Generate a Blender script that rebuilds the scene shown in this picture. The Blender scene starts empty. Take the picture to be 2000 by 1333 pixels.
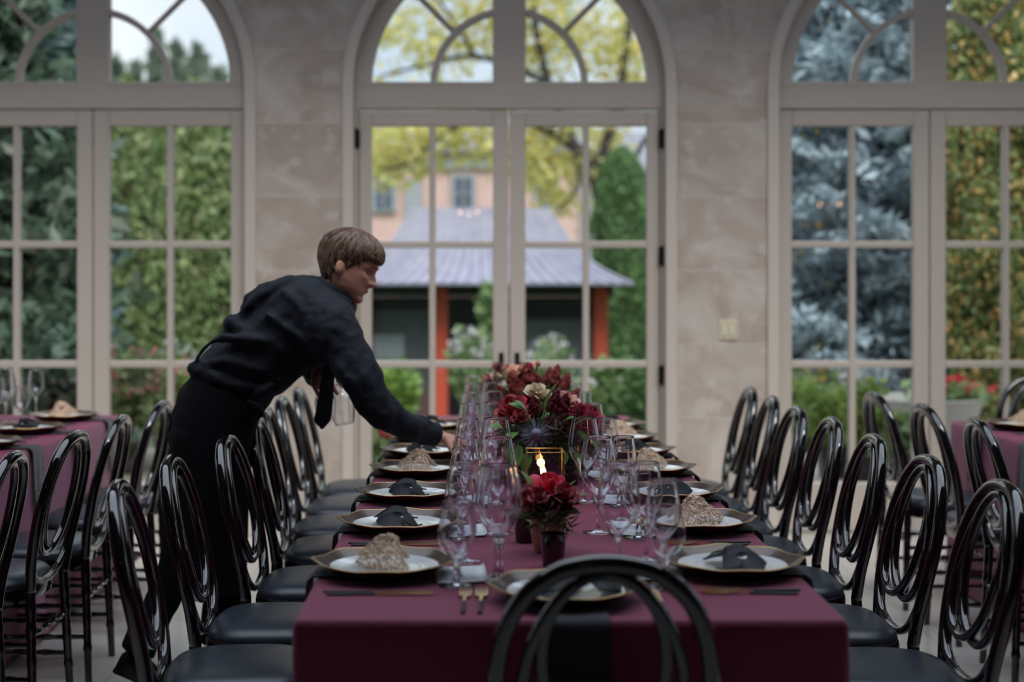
import bpy, math, random
import numpy as np
from mathutils import Vector, Matrix
C = bpy.context.scene.collection
SC = bpy.context.scene
PI = math.pi
rng = np.random.default_rng(7)
random.seed(7)

# ------------------------------------------------------------------ camera, sky, exposure
F = 2778.0; VX, VY, CH = 943.0, 550.0, 1.43
cam = bpy.data.cameras.new('camera'); camo = bpy.data.objects.new('camera', cam); C.objects.link(camo)
camo.location = (0, 0, CH); camo.rotation_euler = (PI/2, 0, 0)
cam.sensor_width = 36; cam.lens = 50.0
cam.shift_x = (1000-VX)/2000; cam.shift_y = (VY-666.5)/2000
cam.clip_start = 0.05; cam.clip_end = 400
cam.dof.use_dof = True; cam.dof.focus_distance = 4.1; cam.dof.aperture_fstop = 1.8
SC.camera = camo

world = bpy.data.worlds.new('sky'); SC.world = world; world.use_nodes = True
wn, wl = world.node_tree.nodes, world.node_tree.links
wn.clear()
w_out = wn.new('ShaderNodeOutputWorld'); w_bg = wn.new('ShaderNodeBackground')
w_tc = wn.new('ShaderNodeTexCoord'); w_no = wn.new('ShaderNodeTexNoise'); w_cr = wn.new('ShaderNodeValToRGB')
w_no.inputs['Scale'].default_value = 3.0; w_no.inputs['Detail'].default_value = 5; w_no.inputs['Roughness'].default_value = .55
w_cr.color_ramp.elements[0].position = .35; w_cr.color_ramp.elements[0].color = (.46, .58, .74, 1)
w_cr.color_ramp.elements[1].position = .62; w_cr.color_ramp.elements[1].color = (.80, .84, .90, 1)
wl.new(w_tc.outputs['Generated'], w_no.inputs['Vector']); wl.new(w_no.outputs['Fac'], w_cr.inputs['Fac'])
wl.new(w_cr.outputs['Color'], w_bg.inputs['Color']); wl.new(w_bg.outputs['Background'], w_out.inputs['Surface'])
w_sp = wn.new('ShaderNodeSeparateXYZ'); w_mr = wn.new('ShaderNodeMapRange'); w_mr.interpolation_type = 'SMOOTHSTEP'   # overcast: brighter overhead
w_mr.inputs[1].default_value = .15; w_mr.inputs[2].default_value = .95; w_mr.inputs[3].default_value = 1.35; w_mr.inputs[4].default_value = 2.9
wl.new(w_tc.outputs['Generated'], w_sp.inputs[0]); wl.new(w_sp.outputs['Z'], w_mr.inputs[0]); wl.new(w_mr.outputs[0], w_bg.inputs['Strength'])
SC.view_settings.view_transform = 'Standard'; SC.view_settings.look = 'None'
SC.view_settings.gamma = 1.0; SC.view_settings.use_curve_mapping = False
SC.view_settings.exposure = 0.0
cy = SC.cycles
cy.use_denoising = True
cy.max_bounces = 40; cy.diffuse_bounces = 4; cy.glossy_bounces = 4; cy.transmission_bounces = 36
cy.transparent_max_bounces = 64; cy.caustics_refractive = True; cy.caustics_reflective = False
cy.sample_clamp_indirect = 4.0
sun = bpy.data.lights.new('sun', 'SUN'); suno = bpy.data.objects.new('sun', sun); C.objects.link(suno)
sun.energy = 2.5; sun.angle = math.radians(30); sun.color = (1, .96, .9)
suno.rotation_euler = (math.radians(38), math.radians(12), 0)

def P(px, py, Y): return Vector(((px-VX)*Y/F, Y, CH-(py-VY)*Y/F))

# ------------------------------------------------------------------ materials
MATS = {}
def new_mat(name):
    m = bpy.data.materials.new(name); m.use_nodes = True
    return m, m.node_tree.nodes, m.node_tree.links, m.node_tree.nodes['Principled BSDF']
def mat(name, col, rough=.5, metal=0., coat=0., coat_rough=.05, sheen=0., spec=.5, emit=None, emit_s=0., noise=None, bump=None, trans=0., sub=0.):
    if name in MATS: return MATS[name]
    m, n, l, b = new_mat(name)
    b.inputs['Base Color'].default_value = (*col, 1); b.inputs['Roughness'].default_value = rough
    if name == 'cloth': b.inputs['Sheen Tint'].default_value = (.85, .75, 1, 1)
    b.inputs['Metallic'].default_value = metal; b.inputs['Coat Weight'].default_value = coat
    b.inputs['Coat Roughness'].default_value = coat_rough; b.inputs['Sheen Weight'].default_value = sheen
    b.inputs['Specular IOR Level'].default_value = spec
    if sub: b.inputs['Subsurface Weight'].default_value = sub; b.inputs['Subsurface Radius'].default_value = (.012, .005, .003)
    if emit: b.inputs['Emission Color'].default_value = (*emit, 1); b.inputs['Emission Strength'].default_value = emit_s
    if noise:
        sc, c2 = noise[0], noise[1]
        tc = n.new('ShaderNodeTexCoord'); t = n.new('ShaderNodeTexNoise'); t.inputs['Scale'].default_value = sc; t.inputs['Detail'].default_value = 6
        mx = n.new('ShaderNodeMix'); mx.data_type = 'RGBA'
        mr = n.new('ShaderNodeMapRange'); mr.inputs[1].default_value = .35; mr.inputs[2].default_value = .65
        mx.inputs[6].default_value = (*col, 1); mx.inputs[7].default_value = (*c2, 1)
        l.new(tc.outputs['Object'], t.inputs['Vector']); l.new(t.outputs['Fac'], mr.inputs[0]); l.new(mr.outputs[0], mx.inputs[0]); l.new(mx.outputs[2], b.inputs['Base Color'])
    if bump:
        tc = n.new('ShaderNodeTexCoord'); t = n.new('ShaderNodeTexNoise'); t.inputs['Scale'].default_value = bump[0]; t.inputs['Detail'].default_value = 4
        bp = n.new('ShaderNodeBump'); bp.inputs['Strength'].default_value = bump[1]; bp.inputs['Distance'].default_value = bump[2]
        l.new(tc.outputs['Object'], t.inputs['Vector']); l.new(t.outputs['Fac'], bp.inputs['Height']); l.new(bp.outputs['Normal'], b.inputs['Normal'])
    MATS[name] = m
    return m
def mat_leaf(name, cols, trans=.3, rough=.5):
    """foliage: each leaf island takes its own hue from a ramp"""
    if name in MATS: return MATS[name]
    m, n, l, b = new_mat(name)
    g = n.new('ShaderNodeNewGeometry'); cr = n.new('ShaderNodeValToRGB')
    el = cr.color_ramp.elements
    while len(el) < len(cols): el.new(.5)
    for i, c in enumerate(cols): el[i].position = i/max(1, len(cols)-1); el[i].color = (*c, 1)
    l.new(g.outputs['Random Per Island'], cr.inputs['Fac']); l.new(cr.outputs['Color'], b.inputs['Base Color'])
    b.inputs['Roughness'].default_value = rough
    tr = n.new('ShaderNodeBsdfTranslucent'); mx = n.new('ShaderNodeMixShader'); mx.inputs[0].default_value = trans
    l.new(cr.outputs['Color'], tr.inputs['Color']); out = n['Material Output']
    l.new(b.outputs[0], mx.inputs[1]); l.new(tr.outputs[0], mx.inputs[2]); l.new(mx.outputs[0], out.inputs['Surface'])
    MATS[name] = m
    return m
def mat_thin(name, tint=(.98, .985, .98), rough=.015, ior=1.5, scale=1.0):
    """thin clear glass wall: passes light straight through, mirrors by Fresnel"""
    m = bpy.data.materials.new(name); m.use_nodes = True; n, l = m.node_tree.nodes, m.node_tree.links; n.clear()
    o = n.new('ShaderNodeOutputMaterial'); mx = n.new('ShaderNodeMixShader'); t = n.new('ShaderNodeBsdfTransparent'); g = n.new('ShaderNodeBsdfGlossy')
    t.inputs['Color'].default_value = (*tint, 1); g.inputs['Roughness'].default_value = rough
    ge = n.new('ShaderNodeNewGeometry'); dt = n.new('ShaderNodeVectorMath'); dt.operation = 'DOT_PRODUCT'
    l.new(ge.outputs['Incoming'], dt.inputs[0]); l.new(ge.outputs['Normal'], dt.inputs[1])
    def mm(op, x, y=None):                                               # Schlick reflectance of one clear surface, either side
        k = n.new('ShaderNodeMath'); k.operation = op
        for q, v in enumerate((x, y)):
            if v is None: continue
            if isinstance(v, float): k.inputs[q].default_value = v
            else: l.new(v, k.inputs[q])
        return k.outputs[0]
    r0 = ((ior-1)/(ior+1))**2
    fz = mm('ADD', mm('MULTIPLY', mm('POWER', mm('SUBTRACT', 1.0, mm('ABSOLUTE', dt.outputs['Value'])), 5.0), 1-r0), r0)
    l.new(mm('MULTIPLY', fz, float(scale)), mx.inputs[0]); l.new(t.outputs[0], mx.inputs[1]); l.new(g.outputs[0], mx.inputs[2]); l.new(mx.outputs[0], o.inputs['Surface'])
    MATS[name] = m
    return m
def mat_glass(name, col=(1, 1, 1), rough=0., ior=1.5):
    m = bpy.data.materials.new(name); m.use_nodes = True; n, l = m.node_tree.nodes, m.node_tree.links; n.clear()
    o = n.new('ShaderNodeOutputMaterial'); g = n.new('ShaderNodeBsdfGlass'); g.inputs['Color'].default_value = (*col, 1)
    g.inputs['Roughness'].default_value = rough; g.inputs['IOR'].default_value = ior; l.new(g.outputs[0], o.inputs['Surface'])
    MATS[name] = m
    return m

def mat_stone():
    m, n, l, b = new_mat('travertine')
    tc = n.new('ShaderNodeTexCoord'); sep = n.new('ShaderNodeSeparateXYZ'); l.new(tc.outputs['Object'], sep.inputs[0])
    def math_(op, a, bb=None):
        k = n.new('ShaderNodeMath'); k.operation = op
        if isinstance(a, float): k.inputs[0].default_value = a
        else: l.new(a, k.inputs[0])
        if bb is not None:
            if isinstance(bb, float): k.inputs[1].default_value = bb
            else: l.new(bb, k.inputs[1])
        return k.outputs[0]
    row = math_('DIVIDE', math_('SUBTRACT', sep.outputs['Z'], .245), .415)
    fr = math_('FRACT', row); fl = math_('FLOOR', row)
    joint = math_('LESS_THAN', fr, .014)
    # each block draws its own patch of the stone
    comb = n.new('ShaderNodeCombineXYZ'); l.new(sep.outputs['X'], comb.inputs[0]); l.new(math_('MULTIPLY', fl, 3.7), comb.inputs[1]); l.new(sep.outputs['Z'], comb.inputs[2])
    n1 = n.new('ShaderNodeTexNoise'); n1.inputs['Scale'].default_value = 2.6; n1.inputs['Detail'].default_value = 7; n1.inputs['Roughness'].default_value = .6; n1.inputs['Distortion'].default_value = .9
    n2 = n.new('ShaderNodeTexNoise'); n2.inputs['Scale'].default_value = 9; n2.inputs['Detail'].default_value = 5
    l.new(comb.outputs[0], n1.inputs['Vector']); l.new(comb.outputs[0], n2.inputs['Vector'])
    cr = n.new('ShaderNodeValToRGB'); e = cr.color_ramp.elements
    e[0].position = .34; e[0].color = (.36, .305, .26, 1); e[1].position = .66; e[1].color = (.54, .49, .44, 1)
    k = e.new(.47); k.color = (.43, .36, .31, 1); k = e.new(.53); k.color = (.455, .405, .355, 1)
    l.new(n1.outputs['Fac'], cr.inputs['Fac'])
    mr = n.new('ShaderNodeMapRange'); mr.inputs[1].default_value = .56; mr.inputs[2].default_value = .66; l.new(n2.outputs['Fac'], mr.inputs[0])
    mx = n.new('ShaderNodeMix'); mx.data_type = 'RGBA'; mx.inputs[7].default_value = (.56, .52, .475, 1)
    l.new(math_('MULTIPLY', mr.outputs[0], .6), mx.inputs[0]); l.new(cr.outputs['Color'], mx.inputs[6])
    mj = n.new('ShaderNodeMix'); mj.data_type = 'RGBA'; mj.inputs[7].default_value = (.54, .50, .455, 1)
    l.new(math_('MULTIPLY', joint, .8), mj.inputs[0]); l.new(mx.outputs[2], mj.inputs[6]); l.new(mj.outputs[2], b.inputs['Base Color'])
    bp = n.new('ShaderNodeBump'); bp.inputs['Strength'].default_value = .25; bp.inputs['Distance'].default_value = .01
    l.new(n2.outputs['Fac'], bp.inputs['Height']); l.new(bp.outputs['Normal'], b.inputs['Normal'])
    b.inputs['Roughness'].default_value = .55
    MATS['travertine'] = m
    return m
def mat_brick(name, c1, c2, mortar, scale, w=.5, h=.25, ms=.02, rough=.6, axis='XZ', spec=.5):
    m, n, l, b = new_mat(name)
    tc = n.new('ShaderNodeTexCoord'); sep = n.new('ShaderNodeSeparateXYZ'); cb = n.new('ShaderNodeCombineXYZ'); l.new(tc.outputs['Object'], sep.inputs[0])
    l.new(sep.outputs[axis[0]], cb.inputs[0]); l.new(sep.outputs[axis[1]], cb.inputs[1])
    t = n.new('ShaderNodeTexBrick'); t.inputs['Scale'].default_value = scale; t.inputs['Color1'].default_value = (*c1, 1); t.inputs['Color2'].default_value = (*c2, 1)
    t.inputs['Mortar'].default_value = (*mortar, 1); t.inputs['Mortar Size'].default_value = ms; t.inputs['Brick Width'].default_value = w; t.inputs['Row Height'].default_value = h
    l.new(cb.outputs[0], t.inputs['Vector']); l.new(t.outputs['Color'], b.inputs['Base Color']); b.inputs['Roughness'].default_value = rough
    b.inputs['Specular IOR Level'].default_value = spec
    MATS[name] = m
    return m

mat_stone()
M = MATS
mat('joinery', (.49, .44, .39), .45)
mat('trim_stone', (.53, .48, .43), .5)
mat_brick('floor_tile', (.52, .49, .45), (.57, .54, .50), (.42, .40, .37), 1.0, .9, .6, .004, .22, 'XY', .4)
mat('plaster', (.24, .225, .205), .8)
mat('dark_panel', (.07, .055, .045), .6)
mat('chair_black', (.004, .004, .005), .09, coat=1.0, coat_rough=.03, spec=.5)
mat('seat_leather', (.029, .037, .050), .32, bump=(60, .15, .002))
mat('cloth', (.205, .009, .048), .7, sheen=.33, bump=(350, .12, .001))
mat('napkin', (.010, .011, .016), .8, sheen=.3, bump=(300, .15, .001))
mat('bronze', (.105, .072, .055), .3, metal=.35, coat=.25)
mat('gold', (1.0, .77, .40), .28, metal=1.0)
mat('gold_edge', (.62, .44, .22), .35, metal=1.0)
mat('porcelain', (.78, .81, .83), .12, coat=.6)
mat('mask_black', (.005, .006, .010), .5, spec=.25)
mat('lace', (.86, .64, .48), .35, metal=.6)
mat('lace_base', (.74, .55, .42), .6, metal=.1)
mat('handle_black', (.012, .014, .018), .4)
mat('paper', (.66, .69, .72), .6)
mat('hardware', (.02, .018, .016), .4, metal=.6)
mat_glass('glass_bowl', (.985, .988, 1.0), 0., 1.5)
mat_thin('window_pane', (.97, .985, .975), .005, 1.5, 1.0)
mat_glass('glass_solid', (.98, .98, 1.0))
mat('ribbon', (.75, .74, .76), .5)

# ------------------------------------------------------------------ mesh building
def link(o, parent=None):
    C.objects.link(o)
    if parent is not None: o.parent = parent
    return o
class MB:
    def __init__(s): s.v = []; s.f = []
    def add(s, verts, faces):
        k = len(s.v); s.v.extend([tuple(map(float, p)) for p in verts]); s.f.extend([tuple(int(i)+k for i in f) for f in faces])
        return s
    def box(s, c, d, rz=0., rx=0.):
        x, y, z = d[0]/2, d[1]/2, d[2]/2
        R = Matrix.Rotation(rz, 3, 'Z') @ Matrix.Rotation(rx, 3, 'X')
        vs = [R @ Vector((i*x, j*y, k*z)) + Vector(c) for i in (-1, 1) for j in (-1, 1) for k in (-1, 1)]
        return s.add(vs, [(0, 1, 3, 2), (4, 6, 7, 5), (0, 4, 5, 1), (2, 3, 7, 6), (0, 2, 6, 4), (1, 5, 7, 3)])
    def grid(s, g, wu=False, wv=False):
        g = np.asarray(g, float); m, n = g.shape[:2]; fs = []
        for i in range(m if wu else m-1):
            for j in range(n if wv else n-1):
                a, b = i, (i+1) % m; c, d = j, (j+1) % n
                fs.append((a*n+c, a*n+d, b*n+d, b*n+c))
        return s.add(g.reshape(-1, 3), fs)
    def tube(s, pts, r, n=10, closed=False, ry=None):
        pts = [Vector(p) for p in pts]; m = len(pts)
        rs = [r]*m if np.isscalar(r) else list(r)
        rows = []; prev = None
        for i, p in enumerate(pts):
            if closed: t = pts[(i+1) % m]-pts[i-1]
            else: t = pts[min(i+1, m-1)]-pts[max(i-1, 0)]
            t.normalize()
            if prev is None:
                a = Vector((0, 0, 1)) if abs(t.z) < .9 else Vector((1, 0, 0))
                u = t.cross(a).normalized()
            else:
                u = (prev-t*prev.dot(t)); u = u.normalized() if u.length > 1e-6 else t.orthogonal().normalized()
            prev = u; w = t.cross(u)
            rows.append([p+u*(rs[i]*math.cos(2*PI*k/n))+w*(rs[i]*math.sin(2*PI*k/n)) for k in range(n)])
        k0 = len(s.v); s.grid([[tuple(q) for q in r_] for r_ in rows], wu=closed, wv=True)
        if not closed:
            s.f.append(tuple(k0+k for k in range(n))); s.f.append(tuple(k0+(m-1)*n+k for k in reversed(range(n))))
        return s
    def lathe(s, prof, n=24, c=(0, 0, 0), close=False):
        rows = [[(c[0]+r*math.cos(2*PI*k/n), c[1]+r*math.sin(2*PI*k/n), c[2]+z) for k in range(n)] for r, z in prof]
        return s.grid(rows, wu=close, wv=True)
    def ball(s, c, r, n=12, m=8):
        r = (r, r, r) if np.isscalar(r) else r
        rows = [[(c[0]+r[0]*math.sin(PI*i/m)*math.cos(2*PI*k/n), c[1]+r[1]*math.sin(PI*i/m)*math.sin(2*PI*k/n), c[2]+r[2]*math.cos(PI*i/m)) for k in range(n)] for i in [.03]+list(range(1, m))+[m-.03]]
        k0 = len(s.v); s.grid(rows, wv=True); L = len(rows)
        s.f.append(tuple(k0+k for k in range(n))); s.f.append(tuple(k0+(L-1)*n+k for k in reversed(range(n))))
        return s
    def loft(s, rings, cap=True):
        g = np.asarray(rings, float); m, n = g.shape[:2]; k0 = len(s.v); s.grid(g, wv=True)
        if cap:
            s.f.append(tuple(k0+k for k in range(n))); s.f.append(tuple(k0+(m-1)*n+k for k in reversed(range(n))))
        return s
    def mesh(s, name, material=None, smooth=True, angle=40):
        me = bpy.data.meshes.new(name); me.from_pydata(s.v, [], s.f); me.update()
        if smooth:
            me.polygons.foreach_set('use_smooth', [True]*len(me.polygons))
            if angle: me.set_sharp_from_angle(angle=math.radians(angle))
        if material: me.materials.append(M[material] if isinstance(material, str) else material)
        return me
    def build(s, name, material, parent=None, loc=(0, 0, 0), smooth=True, angle=40, fix=True):
        me = s.mesh(name, material, smooth, angle)
        if fix:
            import bmesh
            b = bmesh.new(); b.from_mesh(me); bmesh.ops.recalc_face_normals(b, faces=b.faces); b.to_mesh(me); b.free()
        o = bpy.data.objects.new(name, me); o.location = loc
        return link(o, parent)
def np_obj(name, V, Q, material, parent=None, loc=(0, 0, 0), smooth=False):
    """fast mesh from arrays: V (n,3), Q (m,k)"""
    me = bpy.data.meshes.new(name); V = np.asarray(V, np.float32); Q = np.asarray(Q, np.int32); k = Q.shape[1]
    me.vertices.add(len(V)); me.vertices.foreach_set('co', V.ravel())
    me.loops.add(Q.size); me.loops.foreach_set('vertex_index', Q.ravel())
    me.polygons.add(len(Q)); me.polygons.foreach_set('loop_start', np.arange(len(Q), dtype=np.int32)*k)
    me.polygons.foreach_set('loop_total', np.full(len(Q), k, np.int32))
    me.update(calc_edges=True); me.validate()
    if smooth: me.polygons.foreach_set('use_smooth', [True]*len(Q))
    me.materials.append(M[material] if isinstance(material, str) else material)
    o = bpy.data.objects.new(name, me); o.location = loc
    return link(o, parent)
def bevel(o, w=.003, seg=2):
    b = o.modifiers.new('bevel', 'BEVEL'); b.width = w; b.segments = seg; b.limit_method = 'ANGLE'; b.angle_limit = math.radians(50)
    return o
def remesh(mb, name, voxel, smooth=6, fac=.5, material=None, parent=None, wrinkle=None):
    me = mb.mesh(name+'_raw', None, False); o = bpy.data.objects.new(name, me); C.objects.link(o)
    r = o.modifiers.new('r', 'REMESH'); r.mode = 'VOXEL'; r.voxel_size = voxel
    if smooth:
        q = o.modifiers.new('s', 'SMOOTH'); q.iterations = smooth; q.factor = fac
    for size, amt in wrinkle or ():                                      # cloth creases
        tx = bpy.data.textures.new('creases', 'CLOUDS'); tx.noise_scale = size; tx.noise_depth = 1; tx.noise_type = 'SOFT_NOISE'
        d = o.modifiers.new('d', 'DISPLACE'); d.texture = tx; d.strength = amt; d.mid_level = .5; d.texture_coords = 'LOCAL'
    dg = bpy.context.evaluated_depsgraph_get(); dg.update()
    nm = bpy.data.meshes.new_from_object(o.evaluated_get(dg)); bpy.data.objects.remove(o); bpy.data.meshes.remove(me)
    nm.name = name; nm.polygons.foreach_set('use_smooth', [True]*len(nm.polygons)); nm.materials.clear()
    nm.materials.append(M[material] if isinstance(material, str) else material)
    k = bpy.data.objects.new(name, nm)
    return link(k, parent)
def tag(o, label=None, cat=None, group=None, kind=None):
    if label: o['label'] = label
    if cat: o['category'] = cat
    if group: o['group'] = group
    if kind: o['kind'] = kind
    return o
def thing(name, label, cat, loc=(0, 0, 0), rz=0., group=None, kind=None):
    o = bpy.data.objects.new(name, None); o.empty_display_size = .05; C.objects.link(o)
    o.location = loc; o.rotation_euler = (0, 0, rz)
    return tag(o, label, cat, group, kind)
KIDS = {}
def dup(root, loc, rz=None, label=None, group=None, scale=None):
    """copy a thing, its parts and their sub-parts"""
    if root.name not in KIDS:
        KIDS[root.name] = [(c, [g for g in C.objects if g.parent == c]) for c in C.objects if c.parent == root]
    r = root.copy(); C.objects.link(r); r.location = loc
    if rz is not None: r.rotation_euler = (0, 0, rz)
    if label: r['label'] = label
    if group: r['group'] = group
    if scale: r.scale = scale
    for ch, gs in KIDS[root.name]:
        c = ch.copy(); C.objects.link(c); c.parent = r
        for g in gs:
            d = g.copy(); C.objects.link(d); d.parent = c
    return r
class Stamp:
    """first use places the original, later uses place copies"""
    def __init__(s, root): s.root = root; s.used = False
    def put(s, loc, rz=0., label=None, group=None):
        if not s.used:
            s.used = True; o = s.root; o.location = loc; o.rotation_euler = (0, 0, rz)
            if label: o['label'] = label
            if group: o['group'] = group
            return o
        return dup(s.root, loc, rz, label, group)
def spline(pts, n=8, closed=False):
    """Catmull-Rom through points"""
    p = np.asarray(pts, float); m = len(p); out = []
    segs = m if closed else m-1
    for i in range(segs):
        if closed: a, b, c, d = p[i-1], p[i], p[(i+1) % m], p[(i+2) % m]
        else: a, b, c, d = p[max(i-1, 0)], p[i], p[i+1], p[min(i+2, m-1)]
        for k in range(n):
            t = k/n
            out.append(.5*((2*b)+(-a+c)*t+(2*a-5*b+4*c-d)*t*t+(-a+3*b-3*c+d)*t**3))
    if not closed: out.append(p[-1])
    return np.array(out)
ORD = ['first', 'second', 'third', 'fourth', 'fifth', 'sixth', 'seventh', 'eighth']
# ------------------------------------------------------------------ room shell
WY, WT, ZT = 8.0, .34, 4.3               # visible wall: inner face, thickness, height
XL, XR, YB = -6.2, 6.6, -5.0
ARX = [-4.60, -2.216, .150, 2.540, 4.92]   # arch centres
RO, SPR = .878, 2.539                    # opening radius, springing height
def arch_wall():
    mb = MB(); y0, y1 = WY, WY+WT
    def quad(a, b, c, d): mb.add([a, b, c, d], [(0, 1, 2, 3)])
    xs = [XL-.3]
    def pier(xa, xb):
        for y in (y0, y1): quad((xa, y, 0), (xb, y, 0), (xb, y, ZT), (xa, y, ZT))
    x = XL-.3
    for cx in ARX:
        pier(x, cx-RO)
        for sx in (-1, 1): quad((cx+sx*RO, y0, 0), (cx+sx*RO, y1, 0), (cx+sx*RO, y1, SPR), (cx+sx*RO, y0, SPR))
        N = 40
        for k in range(N):
            a, b = PI-PI*k/N, PI-PI*(k+1)/N
            p = [(cx+RO*math.cos(t), SPR+RO*math.sin(t)) for t in (a, b)]
            for y in (y0, y1): quad((p[0][0], y, p[0][1]), (p[1][0], y, p[1][1]), (p[1][0], y, ZT), (p[0][0], y, ZT))
            quad((p[0][0], y0, p[0][1]), (p[1][0], y0, p[1][1]), (p[1][0], y1, p[1][1]), (p[0][0], y1, p[0][1]))
        x = cx+RO
    pier(x, XR+.3)
    return mb
tag(arch_wall().build('wall_back', 'travertine', smooth=False), 'pale travertine block wall pierced by tall arched glass doors', kind='structure')
def arch_pts(r, cx, z0=0., n=40):
    return [(cx-r, z0)]+[(cx-r*math.cos(PI*k/n), SPR+r*math.sin(PI*k/n)) for k in range(n+1)]+[(cx+r, z0)]
def arch_band(mb, cx, r0, r1, ya, yb, z0=0., n=40):
    A, B = arch_pts(r0, cx, z0, n), arch_pts(r1, cx, z0, n)
    rows = [[(a[0], ya, a[1]), (b[0], ya, b[1]), (b[0], yb, b[1]), (a[0], yb, a[1])] for a, b in zip(A, B)]
    mb.loft(rows)
for i, cx in enumerate(ARX):
    mb = MB(); arch_band(mb, cx, RO-.002, .942, WY-.022, WY+.03)
    o = mb.build('trim_%d' % (i+1), 'trim_stone', smooth=False); bevel(o, .008, 2); tag(o, 'pale stone moulding round an arched opening', kind='structure')
mb = MB(); mb.box(((XL+XR)/2, (YB+WY)/2+.15, -.05), (XR-XL+.6, WY-YB+.66, .1)); tag(mb.build('floor', 'floor_tile', smooth=False), 'pale stone tile floor', kind='structure')
# side and rear walls with tall window openings, and a ceiling with a long roof light
def pierced(name, axis, at, a0, a1, holes, z0, z1, t=.3, top=ZT, m='plaster'):
    mb = MB()
    def bx(u0, u1, za, zb):
        if u1-u0 < 1e-4 or zb-za < 1e-4: return
        c = ((u0+u1)/2, (za+zb)/2); d = (u1-u0, zb-za)
        if axis == 'x': mb.box((at, c[0], c[1]), (t, d[0], d[1]))
        else: mb.box((c[0], at, c[1]), (d[0], t, d[1]))
    bx(a0, a1, 0, z0); bx(a0, a1, z1, top); u = a0
    for h0, h1 in holes: bx(u, h0, z0, z1); u = h1
    bx(u, a1, z0, z1)
    return tag(mb.build(name, m, smooth=False), 'plain pale plaster side wall with tall windows', kind='structure')
SIDE = [(5.0, 6.6)]
pierced('wall_left', 'x', XL-.15, YB, WY, SIDE, .3, 3.4)
pierced('wall_right', 'x', XR+.15, YB, WY, SIDE, .3, 3.4)
o = pierced('wall_front', 'y', YB-.15, XL-.3, XR+.3, [], .3, 3.2, m='dark_panel'); o['label'] = 'dark panelled rear wall behind the camera'
def ceiling():
    mb = MB(); hx0, hx1, hy0, hy1 = -3.7, 4.0, 2.9, 6.1; z = ZT+.1
    X0, X1, Y0, Y1 = XL-.3, XR+.3, YB-.3, WY+WT
    for a, b, c, d in ((X0, hx0, Y0, Y1), (hx1, X1, Y0, Y1), (hx0, hx1, Y0, hy0), (hx0, hx1, hy1, Y1)):
        mb.box(((a+b)/2, (c+d)/2, z), (b-a, d-c, .2))
    return mb
tag(ceiling().build('ceiling', 'plaster', smooth=False), 'pale ceiling with a long roof light', kind='structure')
def glazing(name, box, bars, label):
    r = thing(name, label, None, kind='structure'); mb = MB()
    (x0, x1), (y0, y1), (z0, z1) = box
    for b in bars: mb.box(*b)
    mb.build('frame', 'joinery', r, smooth=False)
    return r
wi = 0
for sx, wx in ((-1, XL-.15), (1, XR+.15)):
    for (a, b) in SIDE:
        wi += 1; bars = []
        for y in (a+.04, (a+b)/2, b-.04): bars.append(((wx, y, 1.85), (.08, .08, 3.1)))
        for z in (.34, 1.3, 2.3, 3.36): bars.append(((wx, (a+b)/2, z), (.08, b-a, .07)))
        glazing('window_%d' % wi, ((wx, wx), (a, b), (.3, 3.4)), bars, 'tall side window with small panes')

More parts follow.
